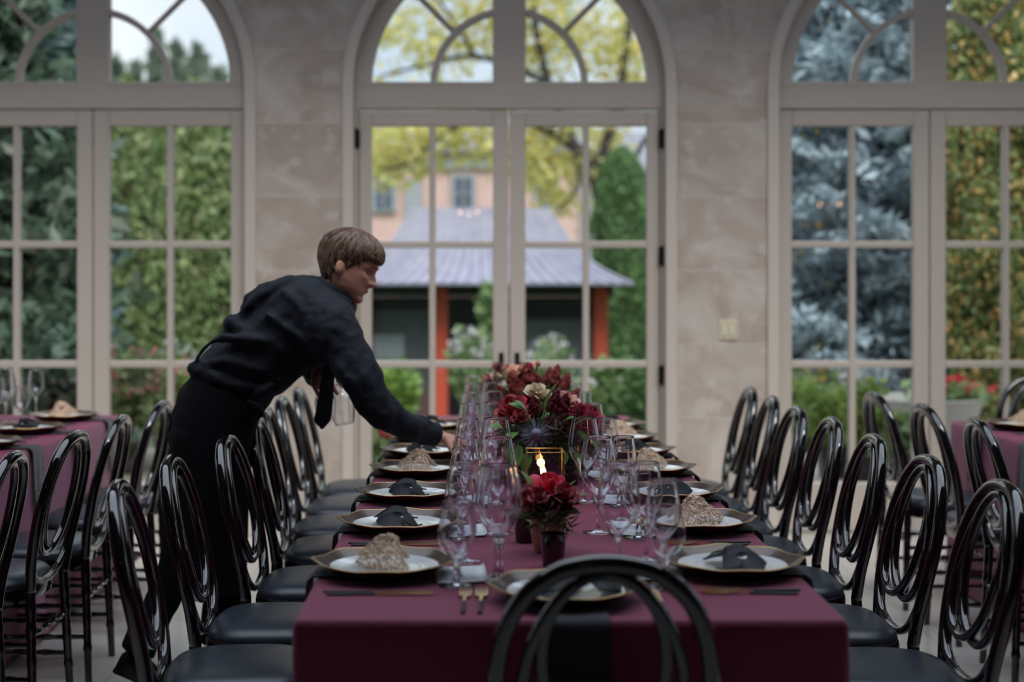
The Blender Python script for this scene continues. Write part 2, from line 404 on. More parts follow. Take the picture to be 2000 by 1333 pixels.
# ------------------------------------------------------------------ arched glass doors (frame, two leaves, fanlight)
GL = .783; DY = WY+.10                    # glass radius, door plane
ZM = [.284, .958, 1.640, 2.314]           # glass bottom, bars, glass top
def door(idx, cx, hinges, label):
    r = thing('door_%d' % idx, label, None, (cx, DY, 0), kind='structure')
    mb = MB(); arch_band(mb, 0, RO-.02, RO, -.05, .07); arch_band(mb, 0, GL, RO-.018, -.03, .05, z0=SPR)
    mb.box((0, .01, 2.474), (2*(RO-.01), .08, .128))
    mb.box((0, .01, SPR+.39), (.187, .075, .80))
    o = mb.build('frame', 'joinery', r, smooth=False); bevel(o, .006, 2)
    mb = MB(); R2 = .432; n = 28                                          # fan bars
    rows = []
    for k in range(n+1):
        t = PI*k/n; c, s_ = math.cos(t), math.sin(t)
        rows.append([((R2+dr)*c, y, SPR+(R2+dr)*s_) for dr, y in ((-.018, -.02), (.018, -.02), (.018, .04), (-.018, .04))])
    mb.loft(rows)
    for t in (PI/4, 3*PI/4):
        c, s_ = math.cos(t), math.sin(t)
        mb.tube([((R2)*c, .01, SPR+R2*s_), ((GL+.02)*c, .01, SPR+(GL+.02)*s_)], .019, 4)
    mb.box((0, .01, SPR+.012), (2*GL, .07, .028))
    o = mb.build('fan_bar', 'joinery', r, smooth=False); bevel(o, .004, 1)
    mb = MB(); k0 = [(-GL+.0, .012, SPR)]+[((GL+.01)*math.cos(PI-PI*k/32), .012, SPR+(GL+.01)*math.sin(PI-PI*k/32)) for k in range(33)]
    fr = [(x, .009, z) for x, y, z in k0]; bk = [(x, .015, z) for x, y, z in k0]; m = len(fr)
    mb.add(fr+bk, [tuple(range(m)), tuple(range(2*m-1, m-1, -1))]+[(i, (i+1) % m, m+(i+1) % m, m+i) for i in range(m)])
    mb.build('fan_pane', 'window_pane', r, smooth=False)
    for sx in (-1, 1):
        xo, xg0, xg1 = .858, GL, .092                                     # outer edge, glass outer, glass inner
        mb = MB()
        def bar(xa, xb, za, zb, d=.055): mb.box((sx*(xa+xb)/2, .01, (za+zb)/2), (abs(xa-xb), d, zb-za))
        bar(xg0, xo-.004, .012, 2.402); bar(.003, xg1, .012, 2.402); bar(xg1, xg0, ZM[3], 2.402); (None if hinges else bar(.003, xo, 2.395, 2.4115, .05)); bar(xg1, xg0, .012, ZM[0])
        xm = (xg0+xg1)/2
        lo = mb.build('door_leaf', 'joinery', r, smooth=False); bevel(lo, .006, 2)
        mb = MB()
        mb.box((sx*xm, .01, (ZM[0]+ZM[3])/2), (.036, .052, ZM[3]-ZM[0]))
        for z in ZM[1:3]: mb.box((sx*xm, .01, z), (xg0-xg1, .045, .04))
        o = mb.build('glazing_bar', 'joinery', lo, smooth=False); bevel(o, .006, 2)
        mb = MB(); mb.box((sx*xm, .012, (ZM[0]+ZM[3])/2), (xg0-xg1+.01, .006, ZM[3]-ZM[0]+.01)); mb.build('pane', 'window_pane', lo, smooth=False)
        if hinges:
            for z in (2.24, 1.575, .90):
                mb = MB(); mb.tube([(sx*(xo+.006), -.05, z-.055), (sx*(xo+.006), -.05, z+.055)], .010, 10); mb.box((sx*(xo-.002), -.038, z), (.02, .012, .10)); mb.build('hinge', 'hardware', lo)
            mb = MB(); mb.box((sx*.045, -.022, .975), (.028, .012, .10)); mb.tube([(sx*.045, -.03, .965), (sx*.045, -.065, .965), (sx*.095, -.068, .96)], .009, 8); mb.build('handle', 'hardware', lo)
    return r
door(1, ARX[1], False, 'arched glass double door at left, hedge beyond')
door(2, ARX[2], True, 'arched glass double door in the centre with dark hinges, pavilion beyond')
door(3, ARX[3], False, 'arched glass double door at right, blue spruce beyond')
door(4, ARX[0], False, 'arched glass double door far left, outside the frame')
door(5, ARX[4], False, 'arched glass double door far right, outside the frame')
t = thing('wall_plate', 'square pale beige blank plate on the stone wall right of the centre door', 'wall plate', P(1422, 645, WY-.004))
mb = MB(); mb.box((0, 0, 0), (.108, .008, .112)); bevel(mb.build('plate', mat('plate_beige', (.56, .51, .36), .5), t, smooth=False), .004)
for dx in (-.022, .022):
    mb = MB(); mb.box((dx, -.006, 0), (.026, .006, .062)); mb.build('rocker', mat('plate_cream', (.62, .58, .46), .4), t, smooth=False)

# ------------------------------------------------------------------ chairs
def make_chair():
    t = thing('oval_back_chair', 'x', 'chair')
    def yb(z): return -.188-.018*(1-z/.46) if z < .46 else -.188-.098*((z-.46)/.46)**1.2
    def back(pts): return [(x, yb(z), z) for x, z in pts]
    half = [(.158, .44), (.176, .53), (.193, .62), (.198, .70), (.186, .78), (.152, .852), (.095, .902), (.045, .918), (0, .922)]
    full = half+[(-x, z) for x, z in reversed(half[:-1])]
    mb = MB(); mb.tube(spline(back(full), 6), .0175, 12); mb.build('back_hoop', 'chair_black', t, angle=0)
    low = [(.186, .585), (.165, .53), (.118, .478), (.06, .455), (0, .449), (-.06, .455), (-.118, .478), (-.165, .53), (-.186, .585)]
    mb = MB(); mb.tube(spline([(x, yb(z)+.004, z) for x, z in low], 6), .0125, 10); mb.build('lower_loop', 'chair_black', t, angle=0)
    for s in (-1, 1):                                                    # two loops that part towards the bottom and cross
        e = []
        for a in np.linspace(PI/2, PI/2+2*PI, 40, endpoint=False):
            z = .722+.180*math.sin(a); w = .130*math.cos(a)*(1-.10*math.sin(a)); off = s*.042*max(0, (.86-z)/.32)**1.2
            e.append((w+off, z))
        mb = MB(); mb.tube([(x, yb(z)+.006+s*.005*max(0, (.86-z)/.3), z) for x, z in e], .0125, 10, closed=True); mb.build('inner_loop', 'chair_black', t, angle=0)
    mb = MB(); n = 40
    def sq(a, sx, sy): 
        c, s_ = math.cos(a), math.sin(a); p = .62
        return (sx*math.copysign(abs(c)**p, c), sy*math.copysign(abs(s_)**p, s_))
    rows = []
    for sc_, z in ((.0, .492), (.35, .491), (.7, .487), (.9, .477), (.985, .462), (1.0, .450), (.985, .440), (.9, .436), (0, .436)):
        rows.append([(sq(2*PI*k/n, .205*max(sc_, .01), .2)[0], .014+sq(2*PI*k/n, .205, .184*max(sc_, .01))[1], z) for k in range(n)])
    mb.loft(rows); mb.build('seat', 'seat_leather', t)
    mb = MB(); rows = []
    for sc_, z in ((1.0, .438), (1.01, .430), (1.01, .405), (1.0, .398), (.86, .398), (.86, .438)):
        rows.append([(sq(2*PI*k/n, .198*sc_, .2)[0], .010+sq(2*PI*k/n, .2, .184*sc_)[1], z) for k in range(n)])
    mb.grid(rows, wu=True, wv=True); mb.build('seat_frame', 'chair_black', t)
    def rings(z): return sum(math.exp(-((z-q)/.007)**2) for q in (.12, .22, .32, .385))
    for s in (-1, 1):
        zs = np.linspace(0, .44, 30)
        mb = MB(); mb.tube([(s*(.158+.022*(1-z/.44)), yb(z), z) for z in zs], [.017-.004*(1-z/.44)+.0035*rings(z) for z in zs], 10); mb.build('leg', 'chair_black', t)
        zs = np.linspace(0, .41, 30)
        mb = MB(); mb.tube([(s*(.162+.006*(1-z/.41)), .165+.012*(1-z/.41), z) for z in zs], [.0125+.003*z/.41+.0045*rings(z) for z in zs], 10); mb.build('leg', 'chair_black', t)
    def stretch(a, b):
        u = np.linspace(0, 1, 25); a, b = np.array(a), np.array(b)
        mb = MB(); mb.tube([a+(b-a)*q for q in u], [.0085+.004*sum(math.exp(-((q-c)/.035)**2) for c in (.2, .4, .6, .8)) for q in u], 8); mb.build('stretcher', 'chair_black', t)
    for z in (.16, .27):
        for s in (-1, 1): stretch((s*.17, yb(z), z), (s*.165, .17, z))
    stretch((-.165, .172, .22), (.165, .172, .22)); stretch((-.17, yb(.3), .30), (.17, yb(.3), .30))
    return t
chair = Stamp(make_chair())
BACK = .286                                # chair centre to top of back
def put_chair(xtop, y, rz, label, group):
    f = Vector((-math.sin(rz), math.cos(rz)))
    return chair.put((xtop+f.x*BACK, y+f.y*BACK, 0), rz, label, group)
RZL, RZR = -PI/2, PI/2                     # left-hand chairs face +X, right-hand ones face -X
YL = [3.52, 4.03, 4.59, 5.16, 5.62, 6.13, 6.65]
for i, y in enumerate(YL):
    put_chair([-.905, -.885, -.83, -.825, -.86, -.87, -.865][i], y, RZL+[.10, .03, -.03, .0, .02, -.02, 0][i], 'glossy black oval-back chair, %s from the camera on left side of centre table' % ORD[i], 'chairs along the left of the centre table')
for i, y in enumerate(YL):
    put_chair([1.29, 1.265, 1.265, 1.27, 1.245, 1.25, 1.255][i], y, RZR+[.0, .02, -.02, .0, .03, -.02, 0][i], 'glossy black oval-back chair, %s from the camera on right side of centre table' % ORD[i], 'chairs along the right of the centre table')
put_chair(.222, 2.555, 0, 'glossy black chair back nearest the camera at the head of the centre table', 'chairs of the banquet')
for i, (y, x) in enumerate([(4.13, -1.36), (4.69, -1.34), (5.25, -1.33), (5.88, -1.32), (6.42, -1.32)]):
    put_chair(x, y, RZR+[.05, -.04, .03, -.03, .02][i], 'glossy black oval-back chair, %s from the camera at the left-hand side table' % ORD[i], 'chairs at the left side table')
for i, (y, x) in enumerate([(3.95, 1.80), (4.56, 1.80), (5.15, 1.785), (5.74, 1.775), (6.35, 1.745)]):
    put_chair(x, y, RZL+[.0, .03, -.04, .04, .06][i], 'glossy black oval-back chair, %s from the camera at the right-hand side table' % ORD[i], 'chairs at the right side table')
put_chair(2.86, 7.38, PI, 'glossy black chair at the far end of the right-hand side table', 'chairs of the banquet')

# ------------------------------------------------------------------ tables under cloths
TZ = .77
def cloth(name, x0, x1, y0, y1, label, seed, z_low=.012):
    r = np.random.default_rng(seed); rad = .014
    # perimeter with rounded corners
    def loop(off, cr, wav, ph):
        pts = []; X0, X1, Y0, Y1 = x0-off, x1+off, y0-off, y1+off; step = .05
        def side(a, b):
            a, b = np.array(a), np.array(b); L = np.linalg.norm(b-a); n = int(L/step) if side.n is None else side.n
            return [a+(b-a)*k/n for k in range(n)]
        side.n = 24; s1 = side((X0+cr, Y0), (X1-cr, Y0)); 
        def corner(c, a0): return [np.array(c)+cr*np.array((math.cos(a0+q), math.sin(a0+q))) for q in np.linspace(0, PI/2, 7)[:-1]]
        pts += s1; pts += corner((X1-cr, Y0+cr), -PI/2)
        side.n = 90; pts += side((X1, Y0+cr), (X1, Y1-cr)); pts += corner((X1-cr, Y1-cr), 0)
        side.n = 24; pts += side((X1-cr, Y1), (X0+cr, Y1)); pts += corner((X0+cr, Y1-cr), PI/2)
        side.n = 90; pts += side((X0, Y1-cr), (X0, Y0+cr)); pts += corner((X0+cr, Y0+cr), PI)
        pts = np.array(pts); c = np.array(((x0+x1)/2, (y0+y1)/2)); n = len(pts)
        if wav:
            s = np.arange(n)/n; w = sum(a_*np.sin(2*PI*k*s+p) for k, a_, p in ph)
            d = np.roll(pts, -1, 0)-np.roll(pts, 1, 0); nrm = np.stack([d[:, 1], -d[:, 0]], 1); nrm /= np.linalg.norm(nrm, axis=1)[:, None]
            pts = pts+nrm*(w*wav)[:, None]
        return pts
    ph = [(k, r.uniform(.3, 1)/math.sqrt(k)*2.2, r.uniform(0, 6.3)) for k in (9, 14, 23, 31, 38)]
    rows = []
    for off, cr, z, wav in ((-.05, .01, TZ, 0), (-rad, .01, TZ, 0), (-rad*.35, .012, TZ-rad*.15, 0), (0, .015, TZ-rad, 0), (.002, .02, TZ-.06, .001), (.005, .026, TZ-.2, .003), (.010, .034, TZ-.4, .007), (.018, .045, TZ-.6, .012), (.026, .055, z_low, .016)):
        L = loop(off, cr, wav, ph); rows.append(np.column_stack([L, np.full(len(L), z)]))
    mb = MB(); mb.grid(rows, wv=True)
    k = len(rows[0]); mb.f.append(tuple(range(k)))
    o = mb.build(name, 'cloth', angle=60)
    return tag(o, label, 'tablecloth')
CX0, CX1, CY0, CY1 = -.372, .715, 2.765, 7.0
cloth('tablecloth', CX0, CX1, CY0, CY1, 'burgundy cloth covering the long centre table down to the floor', 1)
cloth('tablecloth', -2.87, -1.78, 2.4, 7.03, 'burgundy cloth covering the left-hand side table', 2)
cloth('tablecloth', 2.215, 3.30, 2.4, 6.74, 'burgundy cloth covering the right-hand side table', 3)
# ------------------------------------------------------------------ tableware prototypes (local z = 0 is the cloth)
def outline(th, R):
    """baroque edge: pointed tips left and right, shallow scallops between"""
    tip = .055*(math.exp(-((math.remainder(th, 2*PI))/.13)**2)+math.exp(-((math.remainder(th-PI, 2*PI))/.13)**2))
    return R*(1-.02+.017*math.cos(8*th)+tip)
def make_charger():
    t = thing('charger_plate', 'x', 'plate'); n = 96; R = .157
    def ring(f, z, wob=0.): return [(outline(2*PI*k/n, R)*f*math.cos(2*PI*k/n), outline(2*PI*k/n, R)*f*math.sin(2*PI*k/n), z+wob*math.cos(8*2*PI*k/n)) for k in range(n)]
    mb = MB(); mb.loft([ring(.02, .003), ring(.66, .003), ring(.76, .006), ring(.87, .017, .001), ring(.985, .029, .0017), ring(.985, .026, .0017), ring(.86, .015, .001), ring(.70, .0), ring(.02, .0)])
    mb.build('body', 'bronze', t)
    mb = MB(); pts = ring(.99, .028, .0017); mb.tube(pts, .0022, 6, closed=True); mb.build('gold_rim', 'gold_edge', t, angle=0)
    return t
def make_plate():
    t = thing('dinner_plate', 'x', 'plate')
    mb = MB(); mb.lathe([(.001, .005), (.082, .005), (.096, .007), (.1215, .0125), (.1225, .0118), (.1210, .0105), (.095, .004), (.08, .0), (.001, .0)], 64)
    mb.build('plate', 'porcelain', t)
    mb = MB(); mb.lathe([(.080, .0052), (.0825, .0062), (.085, .0058)], 64); mb.build('well_line', mat('glaze_line', (.55, .60, .64), .15), t)
    return t
def mask_grid(h, wx, wy, nu=44, nv=30):
    """half mask, long axis along Y, domed upward; returns points and a keep mask"""
    pts = np.zeros((nu, nv, 3)); keep = np.ones((nu-1, nv-1), bool)
    for i in range(nu):
        u = -1+2*i/(nu-1)
        top = .62+.30*abs(u)**1.2*(1-max(0, abs(u)-.85)*2.2)*1.1-.10*math.exp(-(u/.16)**2)
        bot = -.72-.1*math.exp(-((abs(u)-.45)/.25)**2)+.62*math.exp(-(u/.17)**2)+.5*max(0, abs(u)-.65)
        for j in range(nv):
            v = j/(nv-1); q = bot+(top-bot)*v
            z = h*(1-.72*u*u)*max(0, 1-.8*(q-.0)**2)**.8+.012*math.exp(-(u/.14)**2)*(q < .5)
            pts[i, j] = (q*wx, u*wy*(1-.12*abs(q)), max(z, 0))
    for i in range(nu-1):
        for j in range(nv-1):
            u = abs(pts[i, j, 1])/wy; q = pts[i, j, 0]/wx
            if ((u-.43)/.16)**2+((q-.02)/.19)**2 < 1: keep[i, j] = False
    return pts, keep
def solid(pts, keep, th):
    """closed shell with thickness th from a grid with holes"""
    nu, nv = pts.shape[:2]; du = np.gradient(pts, axis=0); dv = np.gradient(pts, axis=1); nr = np.cross(du, dv); nr /= np.linalg.norm(nr, axis=2)[:, :, None]+1e-9
    if nr[nu//2, nv//2, 2] < 0: nr = -nr
    A = pts.reshape(-1, 3); B = (pts-nr*th).reshape(-1, 3); k = len(A); fs = []
    idx = lambda i, j: i*nv+j
    for i in range(nu-1):
        for j in range(nv-1):
            if not keep[i, j]: continue
            q = [idx(i, j), idx(i, j+1), idx(i+1, j+1), idx(i+1, j)]; fs.append(q); fs.append([p+k for p in reversed(q)])
            for (di, dj, a, b) in ((-1, 0, 0, 1), (0, 1, 1, 2), (1, 0, 2, 3), (0, -1, 3, 0)):
                ii, jj = i+di, j+dj
                if not (0 <= ii < nu-1 and 0 <= jj < nv-1 and keep[ii, jj]): fs.append([q[a], q[b], q[b]+k, q[a]+k])
    return np.vstack([A, B]), fs
def make_black_mask():
    t = thing('eye_mask', 'x', 'mask'); p, k = mask_grid(.042, .064, .088)
    mb = MB(); mb.add(*solid(p, k, .003)); mb.build('mask', 'mask_black', t, angle=50)
    mb = MB()
    for s in (-1, 1):
        mb.tube(spline([(.015, s*.072, .026), (.03, s*.088, .018), (.05, s*.07, .011), (.066, s*.05, .011)], 6), .0022, 5)
    mb.build('ribbon', 'mask_black', t)
    mb = MB()
    for s in (-1, 1): mb.ball((.012, s*.068, .034), (.004, .004, .002), 8, 6)
    mb.build('eyelet', 'ribbon', t)
    return t
def make_lace_mask():
    r = np.random.default_rng(3); t = thing('lace_mask', 'x', 'mask'); p, k = mask_grid(.052, .066, .088)
    p[:, :, 2] += .012*np.exp(-((p[:, :, 0]-.02)/.03)**2)*np.exp(-(p[:, :, 1]/.05)**2)
    mb = MB()
    ii, jj = np.where(k)
    for n_ in range(460):                                                # filigree: little curls and rings over the dome
        q = r.integers(len(ii)); i, j = ii[q], jj[q]; c = p[i, j]
        du = p[min(i+1, 43), j]-p[max(i-1, 0), j]; dv = p[i, min(j+1, 29)]-p[i, max(j-1, 0)]
        du = du/(np.linalg.norm(du)+1e-9); nn = np.cross(du, dv); nn /= np.linalg.norm(nn)+1e-9; dv = np.cross(nn, du)
        if nn[2] < 0: nn = -nn
        R = r.uniform(.003, .0085); a0 = r.uniform(0, 6.3); turns = r.uniform(.7, 1.5)
        pts = [c+nn*.0015*abs(r.normal())+(du*math.cos(a0+turns*2*PI*s)+dv*math.sin(a0+turns*2*PI*s))*R*(1-.55*s)+nn*.004*s*(n_ % 3 == 0) for s in np.linspace(0, 1, 9)]
        mb.tube(pts, r.uniform(.0006, .0011), 4)
    mb.build('filigree', 'lace', t, angle=0, fix=False)
    kk = k.copy()
    hol = r.random(k.shape) < .55; kk &= ~hol
    mb = MB(); mb.add(*solid(p-np.array([0, 0, .0015]), kk, .0012)); mb.build('netting', 'lace_base', t, angle=0, fix=False)
    return t
def make_wine(name, H, R, rim, stem, foot, bowlz):
    """stemmed glass: bowl (thin wall), stem and foot (solid)"""
    t = thing(name, 'x', 'glass')
    out = []; prof = [(0.0, .06), (.10, .42), (.22, .74), (.36, .95), (.48, 1.0), (.62, .965), (.80, .86), (1.0, rim/R)]
    z0 = bowlz; pr = spline([(R*b, z0+(H-z0)*a) for a, b in prof], 5)
    outer = [(r_, z) for r_, z in pr]; inner = [(max(r_-.0011, .0005), z+(.004 if i == 0 else .0012*max(0, 1-i/10))) for i, (r_, z) in enumerate(pr)]
    mb = MB(); mb.lathe(outer+[(outer[-1][0]-.0005, H+.0004)]+inner[::-1], 32); mb.build('bowl', 'glass_bowl', t, angle=0)
    zs = np.linspace(.006, z0+.003, 12); rr = [stem*(1+1.6*math.exp(-(z-.006)/.010)+1.5*math.exp(-(z0-z)/.010)) for z in zs]
    mb = MB(); mb.lathe([(.0003, .006)]+list(zip(rr, zs))+[(.0003, z0+.003)], 16); mb.build('stem', 'glass_solid', t, angle=0)
    mb = MB(); mb.lathe([(.0003, .0008), (foot, .0008), (foot+.0004, .0018), (foot*.8, .0032), (foot*.4, .0055), (stem*2.2, .008), (.0003, .008)], 32); mb.build('foot', 'glass_solid', t, angle=0)
    return t
def cutlery_handle(mb, L0, L1):
    us = np.linspace(0, 1, 10)
    rows = []
    for u in us:
        w = .0046-.0012*u+.0006*math.sin(PI*u); h = .0028
        x = L0+(L1-L0)*u
        rows.append([(x, w*math.cos(2*PI*k/10), .0032+h*math.sin(2*PI*k/10)) for k in range(10)])
    mb.loft(rows)
def make_knife():
    """along local X, tip at +X"""
    t = thing('table_knife', 'x', 'knife'); mb = MB(); cutlery_handle(mb, -.115, -.012); mb.build('handle', 'handle_black', t)
    pts = [(-.014, -.003), (-.002, -.005), (.02, -.0062), (.07, -.0075), (.10, -.006), (.118, .004), (.10, .0062), (.05, .0058), (0, .004), (-.014, .003)]
    mb = MB(); m = len(pts); mb.add([(x, y, .0024) for x, y in pts]+[(x, y, .0042) for x, y in pts], [tuple(range(m))[::-1], tuple(range(m, 2*m))]+[(i, (i+1) % m, m+(i+1) % m, m+i) for i in range(m)])
    mb.build('blade', 'gold', t, smooth=False)
    return t
def make_fork():
    t = thing('table_fork', 'x', 'fork'); mb = MB(); cutlery_handle(mb, -.110, -.008); mb.build('handle', 'handle_black', t)
    mb = MB(); rows = []
    for x, w, z in ((-.010, .0035, .0035), (.0, .0032, .0045), (.02, .0035, .0065), (.034, .0085, .0050), (.044, .0125, .0040), (.056, .0130, .0035)):
        rows.append([(x, -w, z-.001), (x, w, z-.001), (x, w, z+.001), (x, -w, z+.001)])
    mb.loft(rows)
    for k in range(4):
        y = -.0107+k*.00713
        mb.loft([[(x, y-w, z-.0008), (x, y+w, z-.0008), (x, y+w, z+.0008), (x, y-w, z+.0008)] for x, w, z in ((.054, .0024, .0035), (.075, .0021, .0045), (.098, .0009, .0085))])
    mb.build('head', 'gold', t, smooth=False)
    return t
def make_napkin(inn=.20, hang=.24):
    """strip along local X: lies flat from -inn to 0 (the table edge), then hangs"""
    t = thing('napkin', 'x', 'napkin'); n = 9; rows = []
    prof = [(-inn, .0022), (-inn*.5, .0022), (-.02, .0024), (.004, .0022), (.0135, -.004), (.0165, -.018), (.0185, -.06), (.022, -.14), (.026, -hang)]
    th = .0045
    def surf(x, z, y, k): 
        w = .0025*math.sin(5*y/.065+k)*max(0, -z)/hang*2; return (x+w, y, z)
    U = []; D = []
    for i, (x, z) in enumerate(prof):
        w = .062+.004*max(0, -z)/hang
        U.append([surf(x, z+(th if i < 4 else 0), -w+2*w*j/(n-1), 1) if i < 4 else surf(x+th, z, -w+2*w*j/(n-1), 1) for j in range(n)])
        D.append([surf(x, z, -w+2*w*j/(n-1), 1) for j in range(n)])
    rows = [u+d[::-1] for u, d in zip(U, D)]
    mb = MB(); mb.loft(rows); mb.build('cloth', 'napkin', t, angle=50)
    mb = MB(); w = .062; mb.tube([(.0265+.004, -w*1.05, -hang+.006), (.0265+.0045, 0, -hang+.006), (.0265+.004, w*1.05, -hang+.006)], .0012, 5); mb.build('hem', 'napkin', t)
    return t
def make_card():
    t = thing('menu_card', 'x', 'menu card'); mb = MB()
    rows = []
    for x, z in ((-.055, .0012), (0, .0018), (.05, .004), (.057, .009)):
        rows.append([(x, -.085, z), (x, .085, z), (x, .085, z+.0018), (x, -.085, z+.0018)])
    mb.loft(rows); mb.build('card', 'paper', t, smooth=False)
    mb = MB(); mb.box((.0, 0, .0045), (.075, .12, .0012)); mb.build('inner_sheet', mat('paper_grey', (.56, .58, .62), .6), t, smooth=False)
    return t
charger, plate, bmask, lmask = Stamp(make_charger()), Stamp(make_plate()), Stamp(make_black_mask()), Stamp(make_lace_mask())
white_wine = Stamp(make_wine('white_wine_glass', .232, .0385, .030, .0035, .036, .100))
red_wine = Stamp(make_wine('red_wine_glass', .252, .0480, .0345, .0038, .040, .092))
goblet = Stamp(make_wine('water_goblet', .172, .0410, .0335, .0042, .038, .052))
knife, fork, napkin, card = Stamp(make_knife()), Stamp(make_fork()), Stamp(make_napkin()), Stamp(make_card())

def setting(x, y, side, where, masked, edge, glasses=True, rowname='centre table', cutl=(True, True), crd=True, hangs=True):
    """side -1: guest sits at -X and looks +X; +1: mirrored.  where: a phrase that names the place"""
    s = -side                                                            # direction from guest to table centre, along X
    rz = 0 if side < 0 else PI
    g = ' of the ' + rowname
    if hangs:
        napkin.put((edge, y+.01, TZ), PI if side < 0 else 0, 'black napkin hanging over table edge at the '+where, 'black napkins'+g)
    charger.put((x, y, TZ+.0062), rz, 'bronze charger plate with gold rim at the '+where, 'charger plates'+g)
    plate.put((x, y, TZ+.0098), 0, 'white dinner plate on charger at the '+where, 'white plates'+g)
    if masked == 'b': bmask.put((x-s*.010, y-.018, TZ+.0155), rz+rng.uniform(-.2, .2), 'black eye mask on the plate at the '+where, 'black masks'+g)
    if masked == 'g': lmask.put((x-s*.004, y-.018, TZ+.0165), rz+rng.uniform(-.2, .2), 'gold lace mask on the plate at the '+where, 'gold lace masks'+g)
    a, b = ((y-.195, y+.20) if side < 0 else (y+.20, y-.195))           # knife side, fork side
    if cutl[0]:
        for k, nm in ((0, 'inner'), (1, 'outer')):
            knife.put((x+s*.008*k+.02*s*0, a+(-.022*k if side < 0 else .022*k), TZ), (.03 if k else -.02)+rz, '%s black-handled gold knife at the ' % nm+where, 'knives'+g)
    if cutl[1]:
        for k, nm in ((0, 'inner'), (1, 'outer')):
            fork.put((x+s*.012*k, b+(.026*k if side < 0 else -.026*k), TZ), (-.06 if k else .03)+rz, '%s black-handled gold fork at the ' % nm+where, 'forks'+g)
    if crd: card.put((x+s*.172, y-.02, TZ+.0005), rz+.06*s, 'pale grey menu card beside charger at the '+where, 'menu cards'+g)
    if glasses:
        goblet.put((x+s*.165+.0, y-.125, TZ), .3, 'short-stemmed water goblet at the '+where, 'water goblets'+g)
        white_wine.put((x+s*.178, y+.145, TZ), .1, 'slender white wine glass at the '+where, 'white wine glasses'+g)
        red_wine.put((x+s*.262, y-.045, TZ), .2, 'tall red wine glass at the '+where, 'red wine glasses'+g)
LY = [3.205, 3.765, 4.29, 4.84, 5.35, 5.81, 6.31]
LM = 'gbbgbgb'; RM = 'bgbgbgb'
for i, y in enumerate(LY):
    setting(-.222, y, -1, '%s place from camera, centre table left side' % ORD[i], LM[i], CX0)
for i, y in enumerate(LY):
    setting(.565, y+.015, 1, '%s place from camera, centre table right side' % ORD[i], RM[i], CX1)
W = 'head of centre table nearest the camera'
napkin.put((.185, CY0, TZ), -PI/2, 'black napkin hanging over table edge at the '+W, 'black napkins of the centre table')
charger.put((.172, 2.945, TZ+.0062), PI/2, 'bronze charger plate with gold rim at the '+W, 'charger plates of the centre table').rotation_euler[2] = 0
plate.put((.172, 2.945, TZ+.0098), 0, 'white dinner plate at the '+W, 'white plates of the centre table')
bmask.put((.20, 2.94, TZ+.0155), PI/2+.1, 'black eye mask lying on the plate at the '+W, 'black masks of the centre table')
for k, (nm, x) in enumerate((('outer', -.038), ('inner', -.004))): fork.put((x, 2.925, TZ), PI/2-.02, '%s black-handled gold fork at the ' % nm+W, 'forks of the centre table')
knife.put((.365, 2.92, TZ), PI/2, 'black-handled gold knife at the '+W, 'knives of the centre table')
goblet.put((-.055, 3.155, TZ), 0, 'short-stemmed water goblet at the '+W, 'water goblets of the centre table')
red_wine.put((.030, 3.165, TZ), 0, 'tall red wine glass at the '+W, 'red wine glasses of the centre table')
white_wine.put((.388, 3.06, TZ), 0, 'slender white wine glass at the '+W, 'white wine glasses of the centre table')
# side tables
for i, (y, mk) in enumerate(((5.05, 'b'), (5.62, 'g'), (6.18, 'b'), (6.74, 'g'))):
    setting(-1.985, y, 1, '%s place from camera on left side table' % ORD[i], mk, -1.78, rowname='left side table', crd=False)
for i, (y, mk) in enumerate(((5.15, 'b'), (5.75, 'b'), (6.33, 'g'))):
    setting(2.405, y, -1, '%s place from camera on right side table' % ORD[i], mk, 2.215, rowname='right side table', crd=False)
# ------------------------------------------------------------------ the waiter
PY = 5.0; K = F/PY
def Q(px, py, y=PY): return Vector(((px-VX)*PY/F, y, CH-(py-VY)*PY/F))     # photo position at the waiter's distance, moved to depth y
mat('skin', (.68, .35, .26), .5, sub=.15)
mat('lip', (.52, .22, .19), .45)
mat('hair', (.095, .055, .036), .42, noise=(40, (.20, .125, .085)))
mat('shirt', (.009, .012, .021), .75, sheen=.04, spec=.3, bump=(22, .35, .02))
mat('trouser', (.004, .004, .006), .85, spec=.2)
mat('apron', (.0045, .0045, .007), .9, spec=.2)
mat('shoe', (.006, .006, .007), .35)
mat('tie', (.006, .007, .011), .55)
W_ = thing('person', 'waiter in black shirt, tie and apron leaning over the table to set a glass', 'person', (-.98, 5.0, 0))
O0 = Vector((-.98, 5.0, 0))
def L(v): return tuple(Vector(v)-O0)
def ell_ring(back, front, b, yc=PY, n=28, p=.85):
    """ring between a back and a front point of the photo's silhouette, half-width b across"""
    A, B = Q(*back), Q(*front); c = (A+B)/2; ax = (B-A)/2; out = []
    for k in range(n):
        t = 2*PI*k/n; cc, ss = math.cos(t), math.sin(t)
        q = c-ax*(math.copysign(abs(cc)**p, cc)); q.y = yc+b*math.copysign(abs(ss)**p, ss); out.append(L(q))
    return out
def tube_px(mb, pts, n=16):
    """tube through (px, py, y, r) stations"""
    sp = spline([(*Q(a, b, y), r) for a, b, y, r in pts], 5); mb.tube([L(p[:3]) for p in sp], [p[3] for p in sp], n)
